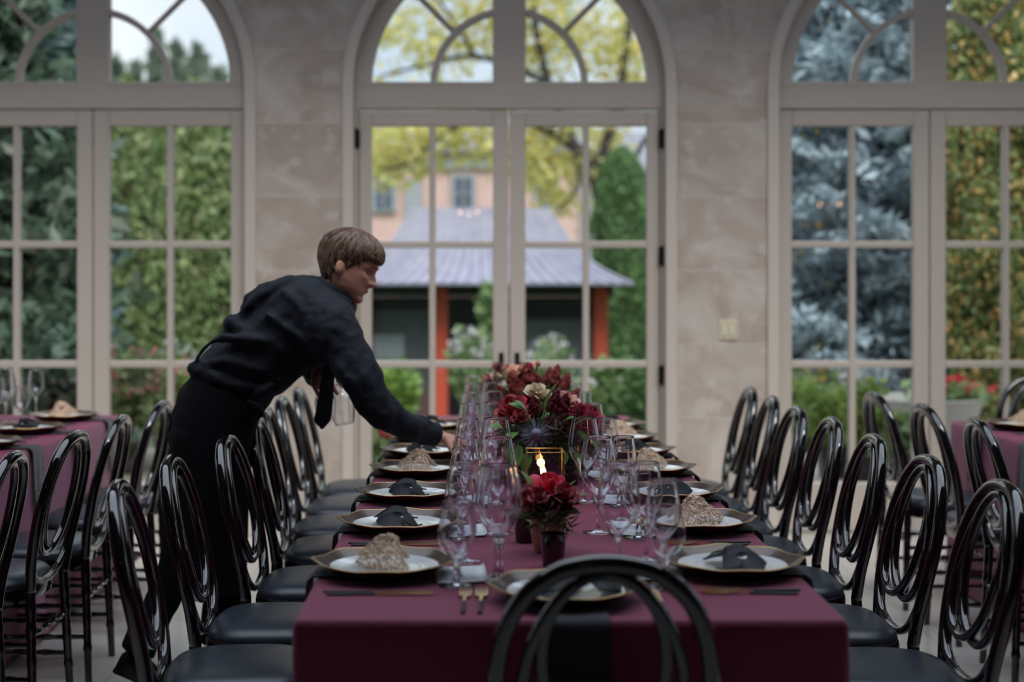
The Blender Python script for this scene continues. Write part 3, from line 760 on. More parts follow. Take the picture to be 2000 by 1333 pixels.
# --- head
HH = .246; HO = Q(657, 581, 4.99); PH = math.radians(21); YAW = math.radians(4)
fx = Vector((math.cos(PH)*math.cos(YAW), -math.sin(YAW), -math.sin(PH))); uz = Vector((math.sin(PH), 0, math.cos(PH))); sy = uz.cross(fx).normalized(); fx = sy.cross(uz).normalized()
tF = ([0, .03, .08, .13, .175, .205, .235, .265, .30, .36, .43, .5, .56, .63, .72, .8, .87, .93, .975, 1.0], [.26, .345, .37, .358, .366, .370, .370, .372, .372, .378, .38, .375, .405, .412, .405, .375, .32, .235, .14, .02])
tB = ([0, .1, .2, .3, .45, .6, .75, .85, .93, .975, 1], [.02, .14, .25, .32, .40, .435, .42, .35, .25, .15, .02])
tW = ([0, .05, .12, .2, .3, .45, .6, .72, .85, .93, .975, 1], [.09, .15, .205, .245, .275, .295, .31, .315, .265, .19, .11, .02])
def head_pt(z, th, grow=0.):
    f, b, w = np.interp(z, *tF), np.interp(z, *tB), np.interp(z, *tW); c, s = math.cos(th), math.sin(th)
    y = w*math.copysign(abs(s)**.9, s); x = (f if c > 0 else b)*math.copysign(abs(c)**(.80 if c > 0 else .9), c)
    if c > 0:
        x += np.interp(z, [.27, .30, .335, .365, .40, .47, .53, .56], [0, .05, .105, .125, .095, .055, .022, 0])*math.exp(-(y/(.05+.03*(z < .38)))**2)
        x += (.022*math.exp(-((z-.255)/.017)**2)+.020*math.exp(-((z-.208)/.018)**2)-.012*math.exp(-((z-.232)/.007)**2)-.010*math.exp(-((z-.155)/.02)**2)+.012*math.exp(-((z-.09)/.03)**2))*math.exp(-(y/.085)**2)
        x -= .050*math.exp(-((z-.50)/.045)**2)*math.exp(-((abs(y)-.135)/.07)**2)
        x += .018*math.exp(-((z-.575)/.03)**2)*math.exp(-((abs(y)-.12)/.10)**2)
        x += .020*math.exp(-((z-.43)/.06)**2)*math.exp(-((abs(y)-.18)/.07)**2)
    k = 1+grow
    return (x*k, y*k, z if not grow else .5+(z-.5)*k)
def HP(x, y, z): return L(HO+fx*(x*HH)+sy*(y*HH)+uz*(z*HH))
skin = MB()
zs = list(np.linspace(.0, .3, 22))+list(np.linspace(.312, .6, 24))+list(np.linspace(.63, 1.0, 14)); nth = 72
skin.loft([[HP(*head_pt(z, 2*PI*k/nth)) for k in range(nth)] for z in zs])
for s in (-1, 1):                                                        # ears
    rows = []
    for q in np.linspace(0, 1, 7):
        rr = math.sin(PI*(.06+.88*q))
        rows.append([HP(-.055+.060*math.cos(a)*rr**.6-.012*math.sin(a), s*(.285+.085*(q-.2)+.02*(math.cos(a) < 0)), .430+.105*math.sin(a)*rr**.6) for a in np.linspace(0, 2*PI, 16, endpoint=False)])
    skin.loft(rows)
skin.tube([HP(-.06, 0, .28), HP(-.08, 0, .12), HP(-.13, 0, -.06), HP(-.22, 0, -.30)], [.056, .055, .054, .05], 20)
# --- trunk and limbs under the clothes
def ins(back, front, k=.12):
    b, f = np.array(back, float), np.array(front, float); return tuple(b+(f-b)*k), tuple(f+(b-f)*k)
TORSO = [((372, 735), (505, 812), .165), ((392, 700), (522, 792), .170), ((418, 668), (552, 765), .178), ((455, 634), (582, 742), .188), ((505, 580), (622, 718), .203), ((548, 547), (660, 698), .212), ((588, 537), (688, 650), .20), ((620, 541), (696, 606), .15), ((637, 548), (690, 588), .085)]
skin.loft([ell_ring(*ins(b, f, .20), w*.74) for b, f, w in TORSO[:-1]]+[ell_ring(*ins(TORSO[-1][0], TORSO[-1][1], .16), .050)])
NEAR = [(618, 612, 4.90, .10), (655, 638, 4.825, .092), (692, 690, 4.79, .076), (722, 742, 4.775, .068), (752, 790, 4.79, .064), (790, 818, 4.845, .053), (822, 834, 4.905, .043), (846, 845, 4.945, .036)]
FAR = [(608, 605, 5.12, .09), (630, 622, 5.185, .078), (626, 680, 5.24, .068), (605, 738, 5.27, .058), (603, 738, 5.2, .046), (612, 730, 5.12, .036)]
tube_px(skin, [(a, b, y, r*.58) for a, b, y, r in NEAR]+[(862, 851, 4.962, .024)])
tube_px(skin, [(a, b, y, r*.58) for a, b, y, r in FAR]+[(620, 726, 5.08, .023)])
LEGA = [(402, 835, 4.90, .098), (395, 930, 4.89, .090), (380, 1035, 4.89, .074), (345, 1130, 4.89, .066), (300, 1225, 4.89, .060), (284, 1258, 4.89, .062)]
LEGB = [(430, 850, 5.09, .092), (430, 950, 5.09, .082), (430, 1040, 5.09, .076), (428, 1140, 5.09, .072), (425, 1235, 5.09, .076), (424, 1268, 5.09, .080)]
skin.loft([ell_ring((392, 730), (505, 800), .14), ell_ring((368, 800), (490, 815), .15), ell_ring((370, 850), (480, 850), .14)])
for LG in (LEGA, LEGB): tube_px(skin, [(a, b, y, r*.66) for a, b, y, r in LG])
# --- hands
def hand(mb, wrist, d, up, size, curls, spread, thumb, side):
    """d: wrist to knuckles, up: back of hand, side +-1: which side the thumb leaves"""
    d = Vector(d).normalized(); up = Vector(up); up = (up-d*up.dot(d)).normalized(); sd = d.cross(up)*side
    w = Vector(wrist); S = size
    rows = []
    for t, hw, th in ((-.12, .026, .020), (.1, .030, .017), (.35, .037, .0155), (.7, .042, .0145), (1.0, .041, .012)):
        c = w+d*(t*.092*S)
        rows.append([L(c+sd*(hw*S*math.cos(a))+up*(th*S*math.sin(a))) for a in np.linspace(0, 2*PI, 18, endpoint=False)])
    mb.loft(rows)
    for k in range(4):
        off = (.030-.0205*k)*S; Lk = (.074, .083, .077, .062)[k]*S; r = (.0085, .0088, .0083, .0074)[k]*S
        base = w+d*((.083, .089, .085, .075)[k]*S)+sd*off; cur = curls[k]; a = 0; p = base; dirs = [p]
        sp = sd*(spread*(1.5-k)*.12)
        pts = [base-d*.018*S, base]
        for j, fr in enumerate((.44, .31, .25)):
            a += cur*(.75, 1.0, .7)[j]
            v = (d*math.cos(a)-up*math.sin(a)+sp*math.cos(a)).normalized(); p = p+v*(Lk*fr); pts.append(p)
        mb.tube([L(q) for q in spline(pts, 4)], list(np.interp(np.linspace(0, 1, (len(pts)-1)*4+1), [0, .3, .6, .93, 1], [r*1.05, r*1.05, r*.95, r*.82, r*.5])), 10)
    b = w+d*(.022*S)+sd*(.026*S); v1 = (d*.62+sd*.62-up*thumb).normalized(); v2 = (d*.85+sd*.12-up*thumb*1.1).normalized()
    pts = [b-v1*.012*S, b+v1*.020*S, b+v1*.042*S, b+v1*.042*S+v2*.03*S, b+v1*.042*S+v2*.054*S]
    mb.tube([L(q) for q in spline(pts, 4)], list(np.interp(np.linspace(0, 1, 17), [0, .35, .7, .93, 1], [.0135*S, .0115*S, .0098*S, .0085*S, .005*S])), 10)
hand(skin, Q(858, 849, 4.955), (.92, .28, -.30), (.25, -.15, .95), 1.0, (.42, .48, .52, .55), .5, .55, 1)
hand(skin, Q(616, 724, 5.10), (.25, -.75, -.55), (-.35, -.35, .8), 1.0, (.85, .95, 1.0, 1.0), .2, .6, -1)
bd = remesh(skin, 'body', .0032, 3, .5, 'skin', W_)
mb = MB(); mb.tube([HP(.385*1.0-.018*abs(q)**2*3, q*.10, .232+.004*abs(q)) for q in np.linspace(-1, 1, 9)], [.0022+.003*(1-abs(q)) for q in np.linspace(-1, 1, 9)], 8); mb.build('lips', 'lip', W_)
for s in (-1, 1):
    mb = MB(); mb.ball(HP(.300, s*.135, .495), .0108, 14, 10); mb.build('eye', mat('eye_white', (.5, .47, .45), .3), W_)
    mb = MB(); mb.tube([HP(.362-.05*q*q, s*(.075+.13*q), .505-.012*q-.02*(q-.5)**2) for q in np.linspace(0, 1, 8)], [.0012, .0018, .002, .002, .002, .0018, .0016, .001], 6); mb.build('eyelash', 'hair', W_)
    mb = MB(); mb.tube([HP(.408-.075*q*q, s*(.05+.17*q), .575+.018*math.sin(PI*q*.8)) for q in np.linspace(0, 1, 9)], [.002, .0034, .004, .004, .0038, .0034, .003, .0022, .001], 6); mb.build('eyebrow', mat('brow', (.20, .12, .08), .7), W_)
# --- hair: a cap that follows the skull, cut at the hairline, with combed locks over it
def hairline(th):
    a = abs(math.remainder(th, 2*PI))/PI                                 # 0 front ... 1 back
    return float(np.interp(a, [0, .18, .28, .36, .42, .47, .52, .6, .7, 1.0], [.665, .66, .685, .66, .52, .45, .52, .34, .20, .13]))
mb = MB(); rows = []; nth = 96
for t in np.linspace(0, 1, 26):
    r_ = []
    for k in range(nth):
        th = 2*PI*k/nth; h = hairline(th); z = h+(1.0-h)*t
        x, y, zz = head_pt(min(z, .999), th); g = 1+(.015+.085*min(1, t*3.2))*(1+.05*math.sin(th*23+t*9)+.04*math.sin(th*41-t*15))
        fr = max(0, math.cos(th))
        r_.append(HP(x*g+.012*fr*(t < .3), y*g, .5+(zz-.5)*(1+.075*min(1, t*2.5))))
    rows.append(r_)
inner = [[HP(*(np.array(head_pt(min(hairline(2*PI*k/nth)+.02, .99), 2*PI*k/nth))*np.array((.93, .93, 1)))) for k in range(nth)]]
mb.loft(inner+rows); mb.build('hair', 'hair', W_, angle=0)
hr = np.random.default_rng(11); mb = MB()
for n_ in range(420):
    th = hr.uniform(0, 2*PI); h = hairline(th)+hr.uniform(-.035, .02); t0 = hr.uniform(.15, 1.0); t1 = hr.uniform(-.02, max(.02, t0-.35)); sw = hr.uniform(-.25, .25)
    pts = []
    for q in np.linspace(0, 1, 7):
        t = t0+(t1-t0)*q; z = h+(.985-h)*max(t, -.05); th2 = th+sw*q*(1-abs(math.cos(th))*.3)
        x, y, zz = head_pt(min(z, .985), th2); g = 1.0+(.02+.095*min(1, max(t, 0)*3))+.012*math.sin(q*PI)*hr.uniform(.6, 1.5)
        pts.append(HP(x*g+.015*max(0, math.cos(th2))*(t < .2), y*g, .5+(zz-.5)*(1.0+.08*min(1, max(t, 0)*2.5))))
    mb.tube(pts, [.0018, .0036, .0042, .004, .0034, .0024, .0006], 5)
mb.build('hair_locks', 'hair', W_, angle=0)
# --- shirt
sm = MB(); sm.loft([ell_ring(b, f, w) for b, f, w in TORSO])
tube_px(sm, NEAR); tube_px(sm, FAR)
def fold(pts, r): sm.tube([L(p) for p in spline(pts, 5)], list(np.interp(np.linspace(0, 1, (len(pts)-1)*5+1), [0, .3, .7, 1], [r*.3, r, r, r*.3])), 8)
for a in ((-.14, 460, 632), (.02, 470, 628)): pass
fold([Q(462, 640, 4.90), Q(520, 576, 4.86), Q(575, 552, 4.88), Q(610, 560, 4.9)], .024)
fold([Q(452, 652, 5.12), Q(455, 640, 5.0), Q(468, 632, 4.88), Q(520, 650, 4.815)], .030)
fold([Q(470, 618, 5.1), Q(478, 612, 5.0), Q(505, 575, 4.9), Q(540, 553, 4.87)], .026)
fold([Q(385, 722, 5.12), Q(384, 722, 5.0), Q(394, 716, 4.88), Q(450, 735, 4.82)], .026)
fold([Q(560, 560, 4.83), Q(600, 600, 4.795), Q(640, 655, 4.775)], .014)
fold([Q(640, 660, 4.765), Q(690, 720, 4.715), Q(720, 770, 4.71)], .012)      # cloth bunched across the back
fold([Q(388, 712, 4.86), Q(440, 660, 4.83), Q(520, 660, 4.80), Q(590, 690, 4.82)], .016)
fold([Q(384, 722, 4.88), Q(450, 700, 4.83), Q(540, 720, 4.82)], .015)
fold([Q(402, 735, 4.86), Q(470, 745, 4.83), Q(545, 752, 4.86)], .015)
fold([Q(520, 600, 4.80), Q(580, 640, 4.79), Q(640, 690, 4.79), Q(690, 730, 4.76)], .014)
fold([Q(700, 705, 4.73), Q(735, 750, 4.72), Q(775, 800, 4.76)], .010)
fold([Q(690, 620, 4.84), Q(706, 680, 4.76), Q(722, 705, 4.73)], .012)
fold([Q(742, 768, 4.73), Q(765, 775, 4.75), Q(800, 806, 4.82)], .011)
fold([Q(500, 795, 4.9), Q(512, 770, 4.84), Q(560, 735, 4.83)], .014)
fold([Q(440, 668, 5.1), Q(455, 640, 5.0), Q(470, 634, 4.9)], .018)
remesh(sm, 'shirt', .0085, 10, .5, 'shirt', W_, ((.11, .030), (.045, .012)))
mb = MB(); rows = []                                                     # collar stands round the neck
NB, NU = Q(650, 574, 4.99), Vector((.58, 0, .81)).normalized(); nx = Vector((.81, 0, -.58))
for rr, h in ((.078, -.024), (.074, .006), (.070, .03), (.074, .034), (.084, .012), (.092, -.016)):
    rows.append([L(NB+NU*(h+.008*math.cos(a))+nx*(rr*.98*math.cos(a))+Vector((0, rr*.92*math.sin(a), 0))) for a in np.linspace(0, 2*PI, 32, endpoint=False)])
mb.grid(rows, wv=True); mb.build('collar', 'shirt', W_)
mb = MB(); a, b = Q(826, 838, 4.915), Q(852, 847, 4.95); dd = (b-a)        # cuff
mb.tube([L(a-dd*.15), L(a), L(b), L(b+dd*.06)], [.042, .0445, .041, .036], 20); mb.build('cuff', 'shirt', W_)
mb = MB(); rows = []                                                     # tie hanging free from the chest
for px, py, w, dp in ((652, 640, 9, .006), (646, 690, 11, .007), (641, 740, 13, .006), (636, 785, 15, .006), (631, 818, 16.5, .005), (630, 826, 13, .005), (630, 838, 1.5, .004)):
    c = Q(px, py, 4.985); w = w*PY/F
    rows.append([L(c+Vector((-w, -dp*.4, 0))), L(c+Vector((0, -dp, 0))), L(c+Vector((w, -dp*.4, 0))), L(c+Vector((w, dp*.6, 0))), L(c+Vector((0, dp, 0))), L(c+Vector((-w, dp*.6, 0)))])
mb.loft(rows); mb.build('tie', 'tie', W_, angle=60)
# --- trousers, apron, shoes
tm = MB(); tm.loft([ell_ring((384, 722), (508, 802), .166), ell_ring((352, 765), (500, 822), .182), ell_ring((338, 815), (486, 850), .19), ell_ring((336, 880), (478, 885), .185), ell_ring((340, 925), (472, 925), .16)])
tube_px(tm, LEGA); tube_px(tm, LEGB)
remesh(tm, 'trousers', .009, 6, .5, 'trouser', W_, ((.12, .02),))
mb = MB(); rows_o = []; rows_i = []
for (bx, fx_, py, w, by) in ((380, 514, 792, .185, 715), (346, 496, 850, .20, 800), (330, 486, 930, .200, 905), (318, 482, 1010, .200, 990), (322, 480, 1080, .202, 1070), (330, 478, 1150, .204, 1150)):
    n = 40; ro = []; ri = []
    for k in range(n+1):
        t = -2.55+5.1*k/n; c, s = math.cos(t), math.sin(t); u = (1+c)/2
        pxm = (bx+fx_)/2+(fx_-bx)/2*math.copysign(abs(c)**.8, c); pym = by+(py-by)*u
        wob = .006*math.sin(7*t+py*.01)*min(1, max(0, (py-800)/200))
        ro.append(L(Q(pxm, pym, PY-(w+wob)*math.copysign(abs(s)**.85, s)))); ri.append(L(Q((pxm-420)*.985+420, pym, PY-(w+wob-.004)*math.copysign(abs(s)**.85, s))))
    rows_o.append(ro+ri[::-1])
mb.loft(rows_o); mb.build('apron', 'apron', W_, angle=50)
mb = MB(); p = spline([Q(500, 778, 4.83), Q(518, 782, 4.80), Q(528, 796, 4.80), Q(520, 806, 4.81)], 5); mb.tube([L(v) for v in p], .008, 8); mb.tube([L(Q(352, 800, 4.83)), L(Q(356, 815, 4.815)), L(Q(353, 832, 4.81))], .005, 6); mb.build('apron_tie', 'apron', W_)
def shoe(heel, toe, y, w=.046):
    a, b = Q(*heel, y), Q(*toe, y); d = (b-a); Ls = d.length; d.normalize(); up = Vector((0, 1, 0)).cross(d)*-1
    if up.z < 0: up = -up
    m = MB(); rows = []
    for t, hw, h in ((0, .55, .050), (.04, .72, .066), (.15, .78, .085), (.3, .74, .085), (.45, .82, .066), (.62, .98, .052), (.78, 1.0, .044), (.9, .85, .036), (.97, .55, .028), (1.0, .25, .018)):
        c = a+d*(t*Ls)
        rows.append([L(c+Vector((0, w*hw*math.cos(q), 0))+up*(h*(max(0, math.sin(q))**.7)-.0*(math.sin(q) < 0))) for q in np.linspace(0, 2*PI, 20, endpoint=False)])
    m.loft(rows); o = m.build('shoe', 'shoe', W_)
    m = MB(); rows = []
    for t, hw in ((0, .6), (.05, .8), (.3, .75), (.45, .8), (.7, 1.04), (.9, .9), (1.0, .35)):
        c = a+d*(t*Ls*1.02-.003); rows.append([L(c+Vector((0, w*hw*sx, 0))+up*hh) for sx, hh in ((-1, .004), (1, .004), (1, -.011), (-1, -.011))])
    m.loft(rows); m.build('sole', 'shoe', o)
shoe((243, 1287), (362, 1339), 4.89); shoe((396, 1340), (520, 1340), 5.09)
# --- the glasses: two held upside down in the far hand, one under the near hand
gl = dup(red_wine.root, Q(655, 758, 5.06)+Vector((0, 0, .0)), None, 'wine glass held upside down by its stem behind the waiter\'s tie', 'glasses in the waiter\'s hand')
gl.location = Q(648, 706, 5.07); gl.rotation_euler = (PI, math.radians(-10), 0); gl.scale = (1, 1, .92)
gl = dup(white_wine.root, Q(640, 760, 5.06), None, 'slender wine glass held upside down farther behind the waiter\'s tie', 'glasses in the waiter\'s hand')
gl.location = Q(622, 700, 5.11); gl.rotation_euler = (PI, math.radians(-4), 0)
# ------------------------------------------------------------------ flowers and candles along the middle of the centre table
mat('rose_crimson', (.46, .008, .03), .55, sheen=.3, noise=(30, (.25, .004, .018)))
mat('rose_pink', (.85, .035, .11), .5, sheen=.2, noise=(30, (.66, .015, .06)))
mat('rose_dark', (.13, .004, .012), .6, sheen=.3)
mat('rose_magenta', (.42, .012, .07), .5, sheen=.3)
mat('rose_cream', (.72, .56, .40), .55, noise=(20, (.74, .66, .46)))
mat('rose_peach', (.74, .42, .32), .55)
mat('amaranth', (.20, .022, .018), .8, noise=(60, (.13, .012, .014)))
mat('celosia', (.16, .008, .022), .8)
mat('thistle', (.16, .16, .24), .6, noise=(40, (.26, .26, .34)))
mat_leaf('leaf_green', [(.12, .27, .05), (.18, .36, .09), (.24, .42, .13)], .25, .35)
mat_leaf('leaf_pale', [(.26, .38, .22), (.32, .44, .28)], .25, .4)
mat_leaf('leaf_olive', [(.06, .12, .045), (.10, .18, .07), (.18, .25, .11), (.16, .23, .15)], .2, .4)
mat('vase_ribbed', (.62, .50, .36), .45, metal=.1, noise=(30, (.42, .27, .17)))
mat('vase_black', (.006, .005, .006), .12, coat=.8)
mat('vase_grey', (.05, .05, .06), .3)
mat('gold_wire', (.9, .55, .2), .25, metal=1.0)
mat('candle_wax', (.30, .035, .03), .5, sub=.2)
mat('flame', (1, .5, .15), .5, emit=(1.0, .42, .09), emit_s=9.0)
mat('flame_core', (1, .8, .4), .5, emit=(1.0, .72, .35), emit_s=16.0)
def rose_mesh(name, material, seed, layers=15, openness=1.0):
    """unit rose, radius 1, facing +Z"""
    r = np.random.default_rng(seed); mb = MB()
    for i in range(layers):
        q = i/(layers-1); R = .16+.84*q**.85*openness; az = 2.4*i+r.uniform(-.2, .2); H = .95-.55*q; wid = 2.3-.75*q; curl = .10+.55*q
        g = []
        for u in np.linspace(-1, 1, 9):
            row = []
            for v in np.linspace(0, 1, 7):
                a = az+u*wid/2*(.55+.45*math.sin(PI*min(1, .25+v*.75)))
                rad = R*(.35+.65*v**.7)+curl*max(0, v-.72)*1.1*(1-.3*u*u)
                z = -.55+(H+.55)*(v-.16*u*u*v)-curl*max(0, v-.75)**1.2*1.1+.03*math.sin(3*u+i)
                row.append((rad*math.cos(a), rad*math.sin(a), z))
            g.append(row)
        mb.grid(g)
    mb.ball((0, 0, -.1), (.30, .30, .75), 10, 8)
    return mb.mesh(name, material, True, 0)
def dahlia_mesh(name, material, seed):
    r = np.random.default_rng(seed); mb = MB(); n = 90
    for i in range(n):
        q = i/(n-1); az = 2.39996*i; el = 1.45-1.5*q; Lp = .55+.45*q; w = .10+.07*q; d = np.array((math.cos(az)*math.cos(el), math.sin(az)*math.cos(el), math.sin(el)*.75)); sd = np.array((-math.sin(az), math.cos(az), 0)); up = np.cross(d, sd)
        mb.grid([[d*Lp*t+sd*w*k*math.sin(PI*min(.96, t*.9+.06))-up*(.06*(1-abs(k))+.10*t*t) for k in (-1, 0, 1)] for t in (.15, .45, .7, .88, 1.0)])
    return mb.mesh(name, material, True, 0)
def plume_mesh(name, material, seed, n=260, cone=1.0):
    """upright bumpy cone of tiny florets, height 1 along +Z"""
    r = np.random.default_rng(seed); mb = MB()
    for i in range(n):
        t = i/n; a = 2.39996*i; rad = .30*cone*(1-t)**.7*(.55+.45*min(1, t*5))*r.uniform(.75, 1.3)*(1+.22*math.sin(3*a+9*t)); s = .062*(1-.4*t)*r.uniform(.6, 1.7)
        mb.ball((rad*math.cos(a), rad*math.sin(a), t), (s, s, s*1.3), 6, 4)
    mb.tube([(0, 0, -.3), (0, 0, .95)], [.06, .02], 6)
    return mb.mesh(name, material, True, 0)
def thistle_mesh(name, material, seed):
    r = np.random.default_rng(seed); mb = MB(); mb.ball((0, 0, .15), (.30, .30, .42), 12, 8)
    for i in range(44):
        a = 2.39996*i; el = r.uniform(-.35, .55); d = np.array((math.cos(a)*math.cos(el), math.sin(a)*math.cos(el), math.sin(el)-.1)); s = np.array((-math.sin(a), math.cos(a), 0)); Lp = r.uniform(.75, 1.1)
        mb.grid([[d*Lp*t+s*.07*k*(1-t)+np.array((0, 0, .12*t*t)) for k in (-1, 0, 1)] for t in (.1, .4, .7, 1.0)])
    return mb.mesh(name, material, True, 0)
def leaf_mesh(name, material, L_=1.0, w=.34):
    mb = MB(); g = []
    for t in np.linspace(0, 1, 9):
        ww = w*math.sin(PI*t**.8)**.9; g.append([(k*ww, t*L_, -.25*t*t+.10*abs(k)*ww/w*.8) for k in np.linspace(-1, 1, 5)])
    mb.grid(g); mb.tube([(0, -.35, .0), (0, 0, 0), (0, .9, -.2)], [.02, .018, .006], 5); return mb.mesh(name, material, True, 0)
FM = {}
for k, c in (('crimson', 'rose_crimson'), ('pink', 'rose_pink'), ('dark', 'rose_dark'), ('cream', 'rose_cream'), ('peach', 'rose_peach')): FM[k] = rose_mesh('rose_'+k, c, len(k)*3+1)
FM['bud'] = rose_mesh('rose_bud', 'rose_crimson', 8, 9, .55); FM['creambud'] = rose_mesh('cream_bud', 'rose_cream', 9, 9, .6)
FM['dahlia'] = dahlia_mesh('dahlia', 'rose_magenta', 4); FM['plume'] = plume_mesh('plume', 'amaranth', 5); FM['celosia'] = plume_mesh('celosia', 'celosia', 6, 200, 1.15); FM['thistle'] = thistle_mesh('thistle', 'thistle', 7)
FM['leaf'] = leaf_mesh('leaf', 'leaf_green'); FM['paleleaf'] = leaf_mesh('pale_leaf', 'leaf_pale', 1, .42)
NAMES = dict(crimson='rose', pink='rose', dark='rose', cream='rose', peach='rose', bud='rosebud', creambud='rosebud', dahlia='dahlia', plume='amaranth_plume', celosia='celosia_plume', thistle='thistle', leaf='leaf', paleleaf='leaf')
PLAB = dict(cream='cream rose', creambud='cream rosebud', peach='peach rose', pink='bright pink rose', dark='very dark red rose', paleleaf='pale green leaf')
fw = np.random.default_rng(33)
def put_flower(root, kind, px, py, Y, size_px, aim=None, roll=0.):
    """flower centre at photo position (px, py) at depth Y; size_px: radius (or length) in photo pixels"""
    p = P(px, py, Y)-root.location; s = size_px*Y/F; o = bpy.data.objects.new(NAMES[kind], FM[kind]); C.objects.link(o); o.parent = root
    c = Vector((0, 0, .06)); d = Vector(aim) if aim else (p-c).normalized()+Vector((0, -.55, .15)); d.normalize()
    q = d.to_track_quat('Z', 'Y') if kind not in ('leaf', 'paleleaf') else d.to_track_quat('Y', 'Z')
    if roll: q = q @ Matrix.Rotation(roll, 3, 'Y' if kind in ('leaf', 'paleleaf') else 'Z').to_quaternion()
    o.rotation_mode = 'QUATERNION'; o.rotation_quaternion = q; o.location = p; o.scale = (s, s, s)
    if kind in PLAB: o['label'] = PLAB[kind]
    return o
def greens(root, n, spread, zc, material, name, seed, ln=.10, nl=26, lw=.0022, asp=7.0, down=.0):
    """sprays of narrow leaves fanning out of the vase"""
    r = np.random.default_rng(seed); st = MB(); V_, Q_, k = [], [], 0
    for i in range(n):
        a = r.uniform(0, 2*PI); el = r.uniform(.05-down, 1.0-down); d = np.array((math.cos(a)*math.cos(el), math.sin(a)*math.cos(el), math.sin(el))); L0 = spread*r.uniform(.7, 1.1)
        p0 = np.array((0, 0, zc)); p = spline([p0, p0+d*L0*.55+np.array((0, 0, .01)), p0+d*L0+np.array((0, 0, -.035*math.cos(el)))], 8); st.tube(p, [.0018]*len(p), 4)
        m = nl; s = r.uniform(.3, 1, m); c = np.array([np.interp(s, np.linspace(0, 1, len(p)), p[:, j]) for j in range(3)]).T
        dd = d+r.normal(size=(m, 3))*.75; dd /= np.linalg.norm(dd, axis=1)[:, None]; b = np.cross(dd, r.normal(size=(m, 3))); b /= np.linalg.norm(b, axis=1)[:, None]
        ll = (lw*asp*2*r.uniform(.7, 1.3, m))[:, None]; v = np.stack([c, c+dd*ll*.5+b*lw, c+dd*ll, c+dd*ll*.5-b*lw], 1).reshape(-1, 3); V_.append(v); Q_.append(np.arange(4*m).reshape(m, 4)+k); k += 4*m
    o = np_obj(name, np.concatenate(V_), np.concatenate(Q_), material, root); st.build('stem', 'leaf_olive', root, fix=False)
    return o
# small ribbed vase nearest the camera
v = thing('flower_vase', 'small ribbed bronze vase of red roses nearest the camera', 'flower vase', (.158, 3.47, TZ))
mb = MB(); rows = []
for z, r0 in ((.0, .026), (.004, .031), (.03, .0375), (.06, .0415), (.088, .0425), (.089, .0395), (.06, .038), (.012, .030)):
    rows.append([((r0*(1+.028*math.cos(24*a)))*math.cos(a), (r0*(1+.028*math.cos(24*a)))*math.sin(a), z) for a in np.linspace(0, 2*PI, 144, endpoint=False)])
mb.loft(rows); mb.build('vase', 'vase_ribbed', v, angle=0)
greens(v, 16, .075, .075, 'leaf_olive', 'foliage', 2, nl=22, lw=.0028)
for k, px, py, dy, s in (('pink', 1073, 958, -.005, 40), ('crimson', 1031, 985, -.02, 27), ('crimson', 1101, 968, -.03, 27), ('dark', 1066, 988, -.045, 26), ('dark', 1096, 990, -.03, 18), ('crimson', 1052, 972, -.05, 20), ('bud', 1112, 985, -.0, 18)): put_flower(v, k, px, py, 3.47+dy, s)
for px, py, aim, s in ((1108, 988, (.9, -.3, .35), 42), (1112, 978, (.85, -.1, .55), 38), (1100, 998, (.9, -.35, .05), 36), (1032, 1000, (-.8, -.5, .1), 34), (1040, 955, (-.35, .2, .9), 40), (1105, 960, (.5, .1, .8), 30)): put_flower(v, 'leaf', px, py, 3.46, s, aim, fw.uniform(-.6, .6))
for px, py in ((1052, 985), (1084, 992), (1118, 972), (1128, 984)): put_flower(v, 'creambud' if px < 1100 else 'bud', px, py, 3.43, 8)
def votive(x, y, label, h=.077, r=.030):
    t = thing('candle_cup', label, 'candle cup', (x, y, TZ)); mb = MB(); mb.lathe([(.001, 0), (r*.82, 0), (r*.86, .003), (r, h), (r-.002, h+.0005), (r*.84, .006), (.001, .006)], 32); mb.build('cup', 'vase_black', t)
    mb = MB(); mb.lathe([(.001, .008), (r*.8, .008), (r*.86, h*.62), (.001, h*.62)], 24); mb.build('wax', 'candle_wax', t)
    mb = MB(); mb.tube([(0, 0, h*.6), (.001, 0, h*.74)], .0009, 5); mb.build('wick', 'handle_black', t)
votive(.163, 3.29, 'small black candle cup in front of the ribbed vase'); votive(.108, 3.60, 'small black candle cup left of and behind the ribbed vase')
votive(.285, 4.62, 'small black candle cup right of the large arrangement'); votive(.06, 5.4, 'small black candle cup left of the second arrangement')
